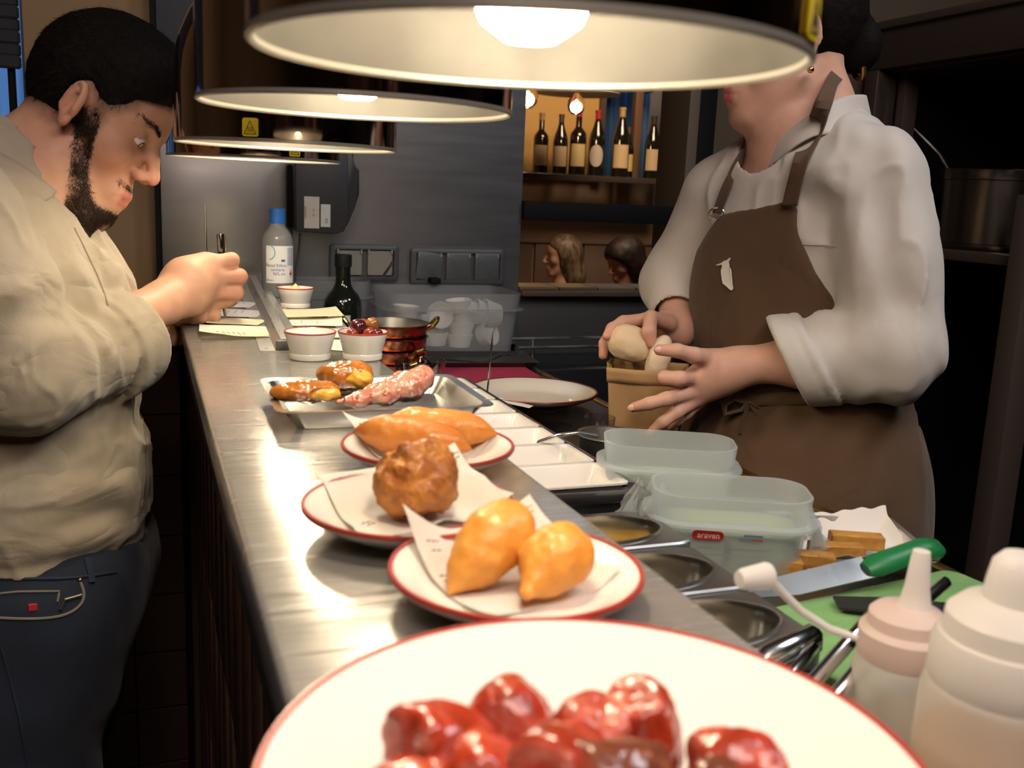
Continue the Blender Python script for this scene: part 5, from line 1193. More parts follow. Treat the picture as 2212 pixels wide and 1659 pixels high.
    for nm, c in (('shoe', (-.21, 1.18, .04)), ('shoe', (-.27, 1.36, .04))):
        c = V3(c); grown(nm, lambda P: smax(smin(ell(P, c + V3(.07, 0, -.005), (.13, .045, .035)), ell(P, c + V3(-.01, 0, .015), (.06, .042, .05)), .03), -P[:, 2] + .002, .004), c - V3(.10, .07, .05), c + V3(.22, .07, .09), .006, M('shoe_brown', (.06, .035, .022), .45), man)
    return man
build_man()

# ------------------------------------------------------------------ the cook filling a paper bag
def build_cook():
    cook = thing('person', 'cook in a white jacket and brown apron holding a paper bag of bread', 'person', (.87, 1.12, 0), world=True)
    ph = radians(205); fc = V3(cos(ph), sin(ph), 0); lf = V3(-sin(ph), cos(ph), 0); C0 = V3(.868, 1.115, 0)
    hs = .88; AX = axes_of(radians(165), radians(6)); F, L, U = AX
    O = V3((0.8028, 1.1300, 1.5632))
    loc = lambda P: (P - O) @ AX.T / hs
    wl = lambda f, l, u: O + hs * (F * f + L * l + U * u)
    body_at = lambda s_, t_, z: C0 + fc * s_ + lf * t_ + V3(0, 0, z)
    shN = V3((0.8609, 1.0100, 1.4037)); elN = V3((0.8603, 0.9500, 1.1956)); wrN = V3((0.7184, 1.0500, 1.1644))
    shF = V3((0.7771, 1.2250, 1.3758)); elF = V3((0.7542, 1.2900, 1.2484)); wrF = V3((0.7162, 1.2150, 1.1875))
    neckb = V3((0.8166, 1.1200, 1.4570))
    NF = [([(0.6839, 1.0700, 1.1707), (0.6483, 1.0520, 1.1787), (0.6223, 1.0520, 1.1856), (0.6030, 1.0620, 1.1849)], [.0135, .0105, .0090, .0074]),
          ([(0.6619, 1.0700, 1.1469), (0.6294, 1.0520, 1.1494), (0.6138, 1.0620, 1.1497), (0.6190, 1.0780, 1.1465)], [.0105, .0098, .0088, .0075]),
          ([(0.6649, 1.0720, 1.1274), (0.6118, 1.0500, 1.1241), (0.5900, 1.0550, 1.1179), (0.5762, 1.0700, 1.1103)], [.0105, .0092, .0082, .0066]),
          ([(0.6718, 1.0760, 1.1165), (0.6327, 1.0580, 1.1047), (0.6147, 1.0600, 1.0917), (0.6053, 1.0700, 1.0775)], [.0100, .0088, .0078, .0064]),
          ([(0.6833, 1.0840, 1.1119), (0.6582, 1.0750, 1.0986), (0.6470, 1.0780, 1.0885), (0.6416, 1.0840, 1.0786)], [.0088, .0076, .0068, .0056])]
    FF = [([(0.6903, 1.2000, 1.1965), (0.6559, 1.1950, 1.2053), (0.6161, 1.1900, 1.2023), (0.5946, 1.1800, 1.1950), (0.5836, 1.1720, 1.1861)], [.0120, .0098, .0092, .0082, .0066]),
          ([(0.7037, 1.2250, 1.1862), (0.6649, 1.2350, 1.1931), (0.6175, 1.2250, 1.1850), (0.5972, 1.2050, 1.1706), (0.5912, 1.1950, 1.1554)], [.0115, .0098, .0090, .0080, .0066]),
          ([(0.7143, 1.2400, 1.1784), (0.6840, 1.2550, 1.1800), (0.6443, 1.2500, 1.1709)], [.0110, .0095, .008]),
          ([(0.6829, 1.1850, 1.2013), (0.6449, 1.1650, 1.2119), (0.6309, 1.1420, 1.1964), (0.6341, 1.1380, 1.1806)], [.0130, .0100, .0096, .0072])]
    def body(P):
        d = near(P, O + (F * .02 + U * .01) * hs, .185 * hs, lambda P: head_sdf(loc(P), fem=True) * hs)
        d = smin(d, chain(P, [wl(-.025, 0, -.030), wl(-.040, 0, -.090), neckb, neckb + V3(.01, 0, -.08)], [.050, .048, .054, .075], .03), .02)
        d = smin(d, cap(P, wl(.055, 0, -.078), wl(-.01, 0, -.10), .012, .03), .03)
        t = smin(ell(P, C0 + V3(0, 0, 1.30), (.080, .10, .16)), ell(P, C0 + V3(0, 0, 1.06), (.08, .10, .16)), .06)
        t = smin(t, cap(P, shN, shF, .036), .05); d = smin(d, t, .03)
        arm = chain(P, [shN, elN, lerp(elN, wrN, .5), wrN], [.036, .034, .033, .0225], .03)
        pl = chain(P, [wrN, (0.6976, 1.0620, 1.1566), (0.6718, 1.0720, 1.1432)], [.0215, .0235, .0215], .02); pl = smin(pl, chain(P, [(0.7073, 1.0600, 1.1518), (0.6760, 1.0760, 1.1238)], [.020, .0150]), .02)
        d = smin(d, smin(arm, smin(pl, near(P, NF[2][0][1], .12, lambda P: hand_fingers(P, NF)), .007), .015), .02)
        armF = chain(P, [shF, elF, wrF, (0.6904, 1.2050, 1.1932)], [.036, .033, .0220, .0210], .03)
        return smin(d, smin(armF, near(P, FF[0][0][2], .13, lambda P: hand_fingers(P, FF)), .009), .02)
    def col(v):
        q = loc(v); c = np.tile(V3(.66, .385, .285), (len(v), 1)) * (1 + fbm(v, 60, 2) * .05)[:, None]
        qs = q.copy(); qs[:, 1] = np.abs(q[:, 1])
        lip = np.minimum(chain(qs, [(.0985, 0, -.0450), (.0940, .012, -.0472), (.0820, .0235, -.0515)], [.0040, .0036, .0016]), chain(qs, [(.0965, 0, -.0580), (.0915, .012, -.0572), (.0820, .0215, -.0535)], [.0050, .0042, .0016]))
        m = (np.clip(1 - lip / .0016, 0, 1) * .85)[:, None] * (np.linalg.norm(q, axis=1) < .16)[:, None]; c = c * (1 - m) + V3(.55, .12, .14) * m
        for pts, rs in NF + FF:
            k = np.exp(-(np.linalg.norm(v - V3(pts[-1]), axis=1) / .012) ** 2)[:, None] * .6; c = c * (1 - k) + V3(.62, .24, .19) * k
        return c
    bo = grown('body', body, V3(.50, .86, .90), V3(1.12, 1.42, 1.64), .0030, skin, cook, colour=col)
    for pts, rs, up in ((NF[0][0], NF[0][1], 0), (NF[2][0], NF[2][1], 0), (NF[3][0], NF[3][1], 0)):   # nails
        a, b_ = V3(pts[-2]), V3(pts[-1]); d = (b_ - a) / np.linalg.norm(b_ - a); n = V3(-.35, -.85, .25); n = n - d * (n @ d); n /= np.linalg.norm(n)
        p = b_ + d * rs[-1] * .15 + n * rs[-1] * .80; m_ = frame(p, d, np.cross(n, d))
        B().sphere((0, 0, 0), (.0052, .0042, .0016), m_, 16, 10).obj('nail', nail_m, bo)
    def hair(P):
        q = loc(P); f, a, u = q[:, 0], np.abs(q[:, 1]), q[:, 2]
        cr = ell(q, (-.012, 0, .060), (.106, .083, .092)); cr = smin(cr, ell(q, (.034, 0, .080), (.060, .068, .054)), .03)
        line = np.interp(u, (-.08, -.060, -.030, -.012, .030, .060, .078, .10, .14), (-.060, -.050, -.035, .010, .030, .055, .078, .090, .10))
        earc = np.where(a > .062, (np.sqrt(((f - .000) / .0225) ** 2 + ((u - .018) / .034) ** 2) - 1) * .026, .05)
        d = smax(smax(cr, (f - line) * .8, .010), -earc, .006)
        d = smin(d, ell(q, (-.105, 0, .010), (.038, .036, .042)), .015)                       # knot at the nape
        return (d + .0016 * fbm(q, 90, 3)) * hs
    hr = grown('hair', hair, O - .17, O + .17, .0030, hair_m, cook)
    B().tube([tuple(wl(-.108 + .004 * cos(x), .018 * sin(x), -.022 + .018 * cos(x))) for x in np.linspace(0, 2 * pi, 25)[:-1]], .0035, 8, close=True).obj('hair_tie', brass, hr)
    for sd in (-1, 1):
        B().tube([tuple(wl(.0925, sd * .011, .0440)), tuple(wl(.0885, sd * .026, .0490)), tuple(wl(.0720, sd * .046, .0465))], [.0020, .0024, .0010], 8).obj('eyebrow', hair_m, cook)
        e = wl(.0748, sd * .032, .0235); eb = B().sphere(tuple(e), .0126 * hs, None, 20, 14).obj('eye', eye_w, cook)
        m_ = T(*(e + F * .0088 * hs)) @ Vector(F).to_track_quat('Z', 'Y').to_matrix().to_4x4(); B().lathe([(.0062 * hs, 0), (.0056 * hs, .0028), (0, .0043)], 20, m_).obj('iris', iris_m, eb)
        pe = wl(.0, sd * .084, -.030); B().sphere(tuple(pe), .0045, None, 14, 10).obj('earring', M('gold', (.85, .60, .20), .15, 1), cook)
    # ---------------------------------------------------------------- jacket
    A = np.stack([fc, lf, V3(0, 0, 1)], 1)
    def torso(P):
        q = (P - C0) @ A
        t = ell(q, (.0, 0, 1.34), (.098, .150, .150)); t = smin(t, ell(q, (.002, 0, 1.12), (.105, .145, .20)), .06)
        t = smin(t, ell(q, (.045, 0, 1.335), (.070, .110, .080)), .05); t = smin(t, ell(q, (.030, -.045, 1.24), (.082, .112, .14)), .05)
        return t
    fd = wrN - elN; Lf = np.linalg.norm(fd); fd = fd / Lf
    def jacket(P):
        t = torso(P); t = smin(t, cap(P, shN + V3(-.02, .02, .0), shF, .054, .050), .05); t = smin(t, chain(P, [shN + V3(-.02, .02, .02), neckb + V3(.03, 0, -.01), shF + V3(.02, -.02, .02)], [.040, .058, .040], .03), .04)
        t = smin(t, chain(P, [neckb + V3(.012, 0, -.045), neckb + V3(.010, 0, -.005)], [.072, .058]), .03)
        q = (P - C0) @ A
        t = t + .0022 * fbm(P * V3(1, 1, .6), 16, 2) - .0036 * creases(P, V3(15, 15, 11)) + .0050 * np.sin(60 * q[:, 2] + 46 * q[:, 1] + 2.5 * vnoise(P * 8)) * np.exp(-((q[:, 2] - 1.40) / .07) ** 2) * (q[:, 1] > 0)
        arm = chain(P, [shN, lerp(shN, elN, .5) + V3(.006, -.004, 0), elN + V3(.004, 0, .006)], [.062, .058, .057], .04)
        arm = arm + .0040 * np.sin(P[:, 2] * 34 + 60 * (P[:, 0] - P[:, 1]) + 3 * vnoise(P * 7)) + .0025 * fbm(P * V3(1, 1, .6), 15, 2) - .0046 * creases(P + 2, V3(17, 17, 8))
        cu = elN + fd * .135; al = (P - elN) @ fd
        fo = cap(P, elN, cu, .058, .050) + .0036 * fbm(P, 22, 2) + .0030 * np.sin(al * 120 + 3 * vnoise(P * 14))
        tz = .40 * (P[:, 2] - elN[2]); sl = smax(smin(arm, fo, .035), al - .110 - tz, .004)
        cf = smax(cap(P, elN + fd * .02, elN + fd * .22, .0610, .0600) + .0022 * vnoise(P * 28), np.abs(al - .106 - tz) - .0225, .005)
        ridge = np.abs(al - .098 - tz); cf = cf + .0022 * np.exp(-(ridge / .0022) ** 2)
        sl = smin(sl, cf, .003)
        slF = chain(P, [shF, elF, lerp(elF, wrF, .55)], [.056, .050, .040], .03) + .002 * fbm(P, 18, 2)
        slF = smax(slF, ((P - elF) @ (wrF - elF)) / np.linalg.norm(wrF - elF) - .075, .004)
        d = smin(smin(t, sl, .010), slF, .012)
        hole = np.minimum(np.minimum(cap(P, neckb + V3(-.012, 0, -.06), neckb + V3(-.015, 0, .10), .056, .072), cap(P, elN + fd * .09, elN + fd * .4, .042, .046)), cap(P, elF + (wrF - elF) * .3, elF + (wrF - elF) * 1.6, .031, .036))
        d = smax(d, -hole, .004)
        return smax(d, 1.0 - P[:, 2], .004)
    jk = M('jacket_cotton', (.60, .555, .51), .75, var=((.55, .505, .46), 20, .35), bump=(500, .2, .0006), bump2=(7, .22, .02), sheen=.2)
    jo = grown('jacket', jacket, V3(.50, .84, .98), V3(1.14, 1.42, 1.56), .0036, jk, cook, 'white cotton cook\'s jacket with rolled sleeves', relax=1)
    camp = V3(0, 0, 1.37)
    def on(f, pts, lift): a = np.array(pts); return drape(f, camp + (a - camp) * .62, a - camp, lift)
    wpts0 = lambda f, pts, l: [tuple(x) for x in on(f, pts, l)]
    # standing collar open at the front, and the crossed neckline
    def ribbon(tops, bots, name, mat, par, th=.0030, n=40):
        k = len(tops); Tt = [Vector(x) for x in tops]; Bt = [Vector(x) for x in bots]
        def cat(ps, u):
            x = u * (k - 1); i = min(int(x), k - 2); t = x - i; p = [ps[max(0, min(k - 1, i + j))] for j in (-1, 0, 1, 2)]
            return .5 * ((2 * p[1]) + (p[2] - p[0]) * t + (2 * p[0] - 5 * p[1] + 4 * p[2] - p[3]) * t * t + (3 * p[1] - p[0] - 3 * p[2] + p[3]) * t ** 3)
        o = put(name, B().grid(lambda u, v: tuple(cat(Tt, u).lerp(cat(Bt, u), v)), n, 8).mesh(name), mat, par)
        md = o.modifiers.new('thickness', 'SOLIDIFY'); md.thickness = th; md.offset = 0
        return o
    ribbon([(0.7861, 1.2000, 1.4605), (0.7760, 1.1680, 1.4391), (0.7702, 1.1320, 1.4295), (0.7688, 1.0920, 1.4497), (0.7764, 1.0680, 1.4665), (0.7932, 1.0540, 1.4850), (0.8165, 1.0500, 1.4998), (0.8549, 1.0620, 1.5114), (0.9181, 1.1100, 1.5183), (0.9613, 1.1900, 1.5158), (0.8983, 1.2100, 1.4973)],
           [(0.7885, 1.2120, 1.4395), (0.7750, 1.1720, 1.4168), (0.7644, 1.1160, 1.4086), (0.7642, 1.0740, 1.4270), (0.7687, 1.0500, 1.4427), (0.7858, 1.0360, 1.4556), (0.8086, 1.0300, 1.4600), (0.8470, 1.0420, 1.4697), (0.9256, 1.1000, 1.4808), (0.9910, 1.2000, 1.4805), (0.9204, 1.2300, 1.4669)], 'collar', jk, jo, .0032, 66)
    sm = wpts0(jacket, [(0.8277, 1.1000, 1.3194), (0.8482, 1.1000, 1.3186), (0.8672, 1.1000, 1.3184), (0.8889, 1.1000, 1.3176)], .0004)
    B().tube(sm, .0009, 6).obj('seam', M('seam_grey', (.42, .37, .34), .8), jo)
    # ---------------------------------------------------------------- apron
    apm = M('apron_cloth', (.105, .055, .024), .8, var=((.075, .038, .016), 14, .35), bump=(480, .3, .0008), bump2=(9, .4, .018), sheen=.2)
    def skirt(P):
        q = (P - C0) @ A; t = smin(torso(P), ell(q, (.006, 0, .93), (.125, .170, .22)), .06)
        t = smin(t, cap(q, (.012, .02, .95), (.02, .02, .55), .150, .165), .08)
        return t
    def apron(P):
        q = (P - C0) @ A; z = q[:, 2]; s_, l_ = q[:, 0], q[:, 1]
        cs = q - V3(0, .0, 0)
        t = skirt(P) - .0085 + .0022 * fbm(P * V3(1, 1, .5), 14, 3) + .0030 * np.exp(-((z - 1.10) / .03) ** 2) * np.sin(l_ * 120 + 2 * vnoise(P * 12))
        lr_ = np.interp(z, (.5, 1.08, 1.11, 1.16, 1.20, 1.232, 1.26, 1.287, 1.338, 1.38), (.30, .30, .155, .135, .115, .096, .075, .057, .034, .028))
        ll_ = np.interp(z, (.5, 1.08, 1.11, 1.20, 1.257, 1.303, 1.33, 1.354, 1.40), (-.30, -.30, -.165, -.160, -.152, -.135, -.112, -.090, -.07))
        d = smax(t, np.maximum(l_ - lr_, ll_ - l_) * .7, .003); d = smax(d, np.where(z > 1.085, -s_ - .02, -.1), .003)
        d = smax(d, z - 1.366 - .20 * (l_ + .03), .003); d = smax(d, .56 - z, .004)
        return d
    ao = grown('apron', apron, V3(.60, .80, .55), V3(1.14, 1.42, 1.42), .0044, apm, cook, 'brown bib apron', relax=2)
    p1 = on(apron, [(0.7990, 1.1000, 1.3681), (0.8039, 1.1000, 1.3960)], .001)
    wpts = lambda f, pts, l: [tuple(x) for x in on(f, pts, l)]
    b1 = wpts(jacket, [(0.8068, 1.1000, 1.3961), (0.8143, 1.1000, 1.4324), (0.8253, 1.1000, 1.4627)], .004)
    c1 = wpts(jacket, [(0.7939, 1.1000, 1.3686), (0.7981, 1.1000, 1.3958), (0.8055, 1.1000, 1.4319), (0.8162, 1.1000, 1.4651)], .013); c2 = wpts(jacket, [(0.8173, 1.1000, 1.3694), (0.8215, 1.1000, 1.3968), (0.8293, 1.1000, 1.4302), (0.8431, 1.1000, 1.4626)], .013)
    ribbon(c1 + [(0.7699, 1.0240, 1.4882), (0.7987, 1.0450, 1.5204), (0.8466, 1.0920, 1.5478), (0.8965, 1.1500, 1.5552), (0.9041, 1.2050, 1.5498), (0.8641, 1.2220, 1.5246)], c2 + [(0.7919, 1.0200, 1.4851), (0.8164, 1.0420, 1.5171), (0.8646, 1.0920, 1.5342), (0.9193, 1.1580, 1.5381), (0.9197, 1.2160, 1.5314), (0.8722, 1.2300, 1.5045)], 'strap', apm, ao, .003)
    d1 = wpts(jacket, [(0.6886, 1.1000, 1.3561), (0.7003, 1.1000, 1.3916), (0.7165, 1.1000, 1.4244)], .006); d2 = wpts(jacket, [(0.6997, 1.1000, 1.3552), (0.7129, 1.1000, 1.3910), (0.7278, 1.1000, 1.4232)], .007)
    ribbon(d1 + [(0.7696, 1.1600, 1.4483), (0.7994, 1.1850, 1.4682)], d2 + [(0.7749, 1.1500, 1.4465), (0.8070, 1.1800, 1.4647)], 'strap', apm, ao, .003)
    bk = Vector(d1[0]).lerp(Vector(d2[0]), .5); m_ = T(bk) @ Vector((-.5, -.8, .2)).to_track_quat('Z', 'Y').to_matrix().to_4x4()
    B().tube([m_ @ Vector((.010 * cos(a), .007 * sin(a), .003)) for a in np.linspace(0, 2 * pi, 17)[:-1]], .0014, 8, close=True).obj('buckle', steel_pol, ao)
    # waist tie with its bow
    ti = wpts(apron, [(0.6690, 1.1000, 1.1114), (0.7117, 1.1000, 1.1125), (0.7559, 1.1000, 1.1084), (0.8162, 1.1000, 1.1063), (0.8781, 1.1000, 1.1068), (0.9419, 1.1000, 1.1087), (0.9826, 1.1000, 1.1114)], .003)
    B().tube(ti, .0085, 10, flat=.35, up=(0, 0, 1)).obj('waist_tie', apm, ao)
    kn = Vector(on(apron, [(0.7697, 1.1000, 1.1040)], .006)[0]); ur, uu = R_, U_
    for lp in ([(0, 0), (.022, .010), (.040, .004), (.044, -.012), (.026, -.016), (0, 0)], [(0, 0), (-.020, .006), (-.034, -.004), (-.030, -.016), (-.012, -.012), (0, 0)], [(0, 0), (.016, -.022), (.030, -.040), (.040, -.048)], [(0, 0), (-.006, -.022), (-.012, -.042)]):
        B().tube([kn + ur * x + uu * y + Vector(fc) * (.006 * sin(3 * i)) for i, (x, y) in enumerate(lp)], .0062, 10, flat=.4).obj('bow', apm, ao)
    # white bird emblem
    zp = [(430, 540), (480, 500), (640, 450), (700, 400), (760, 365), (820, 355), (880, 320), (930, 265), (965, 255), (940, 330), (900, 410), (850, 520), (855, 575), (910, 595), (960, 660), (980, 740), (995, 850), (1000, 1000), (1000, 1140), (1035, 1270), (1060, 1360), (1050, 1440), (1010, 1475), (960, 1430), (890, 1330), (840, 1240), (820, 1190), (760, 1215), (690, 1220), (690, 1195), (750, 1155), (755, 1130), (690, 1080), (650, 1010), (640, 880), (625, 720), (660, 650), (695, 590), (690, 540), (640, 510), (590, 520), (520, 545)]
    c_ = V3((0.6500, 1.0000, 1.2862)); k = np.linalg.norm(c_ - camp) * .93 / 2100 / 16.59
    pts = [c_ + V3_(R_) * (x - 780) * k - V3_(U_) * (y - 863) * k for x, y in zp]
    P3 = drape(apron, camp + (np.array(pts) - camp) * .8, np.array(pts) - camp, .0034)
    bm = bmesh.new(); f_ = bm.faces.new([bm.verts.new(tuple(p)) for p in P3]); bmesh.ops.triangulate(bm, faces=[f_]); me = bpy.data.meshes.new('emblem'); bm.to_mesh(me); bm.free()
    eo = put('bird_emblem', me, M('emblem_white', (.80, .74, .70), .7), ao, 'white long-billed bird emblem'); md = eo.modifiers.new('thickness', 'SOLIDIFY'); md.thickness = .0020; md.offset = 0
    # trousers and shoes below the apron
    def legs(P):
        q = (P - C0) @ A
        return smin(cap(q, (-.01, .075, .90), (-.02, .085, .06), .092, .058), cap(q, (-.01, -.075, .90), (-.02, -.085, .06), .092, .058), .02)
    grown('trousers', legs, V3(.60, .80, .02), V3(1.16, 1.42, .98), .010, M('trouser_dark', (.02, .018, .017), .8), cook)
    for sd in (-1, 1):
        c = C0 + lf * .085 * sd + V3(0, 0, .04); 
        grown('shoe', lambda P: smax(smin(ell((P - c) @ A, (.07, 0, -.005), (.13, .045, .035)), ell((P - c) @ A, (-.02, 0, .015), (.06, .042, .05)), .03), -P[:, 2] + .002, .004), c - V3(.24, .20, .05), c + V3(.20, .20, .09), .008, black, cook)
    return cook
def V3_(v): return np.array((v[0], v[1], v[2]), float)
build_cook()

# ------------------------------------------------------------------ paper bag and rolls
kraft = M('kraft', (.44, .27, .125), .75, var=((.36, .21, .09), 20, .3), bump=(40, .35, .003))
bg = thing('paper_bag', 'brown paper bag with a folded rim held by the cook', 'bag', (.640, 1.155, W + .002), rz=radians(-30))
hx, hy, hh = .050, .036, .094
def bagw(u, v):   # walls with creases; u round, v up
    per = [(-1, -1), (1, -1), (1, 1), (-1, 1)]; x = u * 4; i = int(x) % 4; t = x - int(x) if u < 1 else 0
    a, b_ = per[i], per[(i + 1) % 4]; k = lerp(.90, 1.04, v); px_, py_ = lerp(a[0], b_[0], t) * hx * k, lerp(a[1], b_[1], t) * hy * k
    w_ = .0030 * sin(9 * t + 5 * v) * sin(pi * t) + (-.010 * max(0, 1 - abs(t - .5) * 2 - v * 1.6) if i == 0 else 0) - (.012 * sin(pi * t) * (1 - v) if i == 3 else 0)
    n = Vector(((b_[1] - a[1]), -(b_[0] - a[0]), 0)).normalized(); return (px_ + n.x * w_, py_ + n.y * w_, v * hh)
o = put('bag_wall', B().grid(bagw, 64, 20).mesh('bag_wall', 40), kraft, bg); md = o.modifiers.new('t', 'SOLIDIFY'); md.thickness = .0008
def rim_(u, v): p = Vector(bagw(u, lerp(.80, 1.01, v))); q = Vector((p.x, p.y, 0)).normalized() * (.0022 + .0012 * sin(u * 30)); return (p.x + q.x, p.y + q.y, p.z + .0005)
o = put('folded_rim', B().grid(rim_, 64, 3).mesh('folded_rim', 40), kraft, bg); md = o.modifiers.new('t', 'SOLIDIFY'); md.thickness = .0010
B().span((-hx * .9, -hy * .9, 0), (hx * .9, hy * .9, .001)).obj('bag_bottom', kraft, bg)
bread = M('bread', (.66, .46, .26), .75, var=((.74, .60, .42), 22, .3), bump=(120, .4, .002))
foodobj('bread_roll', lambda P: smin(ell(P, (0, 0, 0), (.0300, .0245, .0235)), ell(P, (-.014, 0, -.004), (.020, .020, .019)), .015) + .0014 * fbm(P, 60, 3), (0.6194, 1.1650, 1.1753), .045, .0014, bread, 'larger crusty bread roll gripped by the cook\'s far hand', 'bread', 'bread rolls', rotm(radians(-25), radians(28)))
foodobj('bread_roll', lambda P: ell(P, (0, 0, 0), (.016, .018, .034)) + .0012 * fbm(P, 60, 3), (0.6440, 1.1350, 1.1596), .045, .0014, M('bread_pale', (.76, .64, .48), .8, var=((.66, .50, .34), 26, .3), bump=(120, .3, .002)), 'smaller pale roll under the cook\'s thumb', 'bread', 'bread rolls', rotm(radians(-20), radians(14)))

# ------------------------------------------------------------------ on the steel wall: printer and socket boxes
pm = M('printer_plastic', (.035, .036, .04), .5, bump=(500, .1, .0003))
pt = thing('receipt_printer', 'dark grey receipt printer fixed to the steel wall', 'printer', (.335, 1.995, 1.28), world=True)
yf = 1.915
def pface(pts): return [(x, z) for x, _, z in pts]
outl = pface([(0.2744, 1.9150, 1.4278), (0.3756, 1.9150, 1.4332), (0.3769, 1.9150, 1.3010), (0.3698, 1.9150, 1.2829), (0.3526, 1.9150, 1.2771), (0.2769, 1.9150, 1.2805)])
b = B(); n = len(outl); b._add([(x, yf, z) for x, z in outl] + [(x, 1.999, z) for x, z in outl], [tuple(range(n)), tuple(reversed(range(n, 2 * n)))] + [(i, n + i, n + (i + 1) % n, (i + 1) % n) for i in range(n)])
es = [e for e in b.bm.edges]; bmesh.ops.bevel(b.bm, geom=es, offset=.003, segments=2, profile=.5, affect='EDGES'); b.obj('case', pm, pt)
cov = pface([(0.3598, 1.9120, 1.4323), (0.3867, 1.9120, 1.4338), (0.3879, 1.9120, 1.4059), (0.3988, 1.9120, 1.4029), (0.3993, 1.9120, 1.3553), (0.3888, 1.9120, 1.3238), (0.3764, 1.9120, 1.2940), (0.3638, 1.9120, 1.2829)])
b = B(); n = len(cov); b._add([(x, yf + .004, z) for x, z in cov] + [(x, 1.99, z) for x, z in cov], [tuple(range(n)), tuple(reversed(range(n, 2 * n)))] + [(i, n + i, n + (i + 1) % n, (i + 1) % n) for i in range(n)])
bmesh.ops.bevel(b.bm, geom=[e for e in b.bm.edges], offset=.003, segments=2, profile=.5, affect='EDGES'); b.obj('lid', M('printer_lid', (.025, .025, .028), .4), pt)
B().span((.268, 1.955, 1.285), (.286, 1.999, 1.405), .003).obj('bracket', black, pt)
lbm = M('label_cream', (.62, .57, .48), .6); lbw = M('label_pale', (.66, .65, .62), .6)
a, c = Vector((0.2915, 1.9130, 1.3476)), Vector((0.3208, 1.9130, 1.2871)); l1 = B().span((a.x, 1.9142, c.z), (c.x, 1.9155, a.z), .0004, 1).obj('label', lbm, pt)
d, e = Vector((0.3233, 1.9130, 1.3339)), Vector((0.3422, 1.9130, 1.2903)); l2 = B().span((d.x, 1.9142, e.z), (e.x, 1.9155, d.z), .0008, 1).obj('label', lbw, pt)
mv = lambda x, z: Matrix(((0, -1, 0, x), (0, 0, -1, 1.9140), (1, 0, 0, z), (0, 0, 0, 1))) @ Rz(pi)
for k, (tx, sz, fx) in enumerate((('|||||||||||||||||||', .0048, .10), ('-- --- -- ---- ---', .0030, .36), ('UL  CE', .0050, .62), ('--- - ---- --', .0030, .85))):
    text('print', tx, sz, ink, mv(lerp(a.x, c.x, fx), (a.z + c.z) / 2), l1, .0001)
text('print', '---- ---- --', .0034, ink, mv(lerp(d.x, e.x, .35), lerp(d.z, e.z, .30)), l2, .0001); text('print', '||||||||', .0060, ink, mv(lerp(d.x, e.x, .62), lerp(d.z, e.z, .72)), l2, .0001, sx=.8)
tag(B().tube([(0.2936, 1.9800, 1.2740), (0.2916, 1.9850, 1.2407), (0.2862, 1.9800, 1.2041), (0.2830, 1.9700, 1.1634), (.279, 1.96, 1.10)], .0018, 8).obj('printer_cable', M('cable_grey', (.10, .09, .085), .5)), 'thin dark cable hanging below the printer', 'cable')
sock = M('socket_grey', (.075, .08, .085), .45); flap = M('socket_flap', (.085, .092, .10), .35); sp_ = M('socket_plate', (.26, .24, .21), .5)
def sockets(name, c0, c1, n, label, open_):
    t = thing(name, label, 'socket', ((c0[0] + c1[0]) / 2, 1.998, (c0[2] + c1[2]) / 2), world=True)
    hx, hz = (c1[0] - c0[0]) / 2, (c0[2] - c1[2]) / 2; m = T((c0[0] + c1[0]) / 2, 1.9995, (c0[2] + c1[2]) / 2) @ Rx(pi / 2)
    B().rloft([(hx, hz, .008, 0), (hx, hz, .008, .010), (hx - .004, hz - .004, .007, .013), (hx - .010, hz - .010, .005, .013), (hx - .011, hz - .011, .005, .006)], 6, m).obj('housing', sock, t)
    w_ = (2 * hx - .016) / n
    for i in range(n):
        x = -hx + .008 + w_ * (i + .5); tilt = -.10 if open_[i] == 2 else 0
        mm = m @ T(x, 0, .008) @ Rz(tilt)
        if open_[i] == 1: B().rloft([(w_ * .40, hz * .66, .003, 0), (w_ * .40, hz * .66, .003, .003)], 4, mm).obj('plate', sp_, t); B().span((-w_ * .40, hz * .60, .003), (w_ * .40, hz * .74, .008)).obj
        else: B().rloft([(w_ * .43, hz * .74, .003, 0), (w_ * .43, hz * .74, .003, .005), (w_ * .41, hz * .70, .003, .006)], 4, mm).obj('flap', flap, t)
        for sx_ in (-1, 1): B().box((sx_ * w_ * .38, hz * .62, .0065), (.0035, .009, .002), .0008, 1, m @ T(x, 0, .008)).obj('hinge', M('hinge_pale', (.30, .30, .30), .5), t)
    return t
sockets('socket_box', (0.3550, 1.9990, 1.2541), (0.4982, 1.9990, 1.1790), 2, 'double grey weatherproof socket box behind the oil bottle', (1, 1))
sb = sockets('socket_box', (0.5246, 1.9990, 1.2501), (0.7326, 1.9990, 1.1729), 3, 'triple grey weatherproof socket box above the ramekin tub', (2, 0, 0))
pl_ = B().box((0.5720, 1.9750, 1.1830), (.022, .03, .012), .003).obj('plug', black, sb)

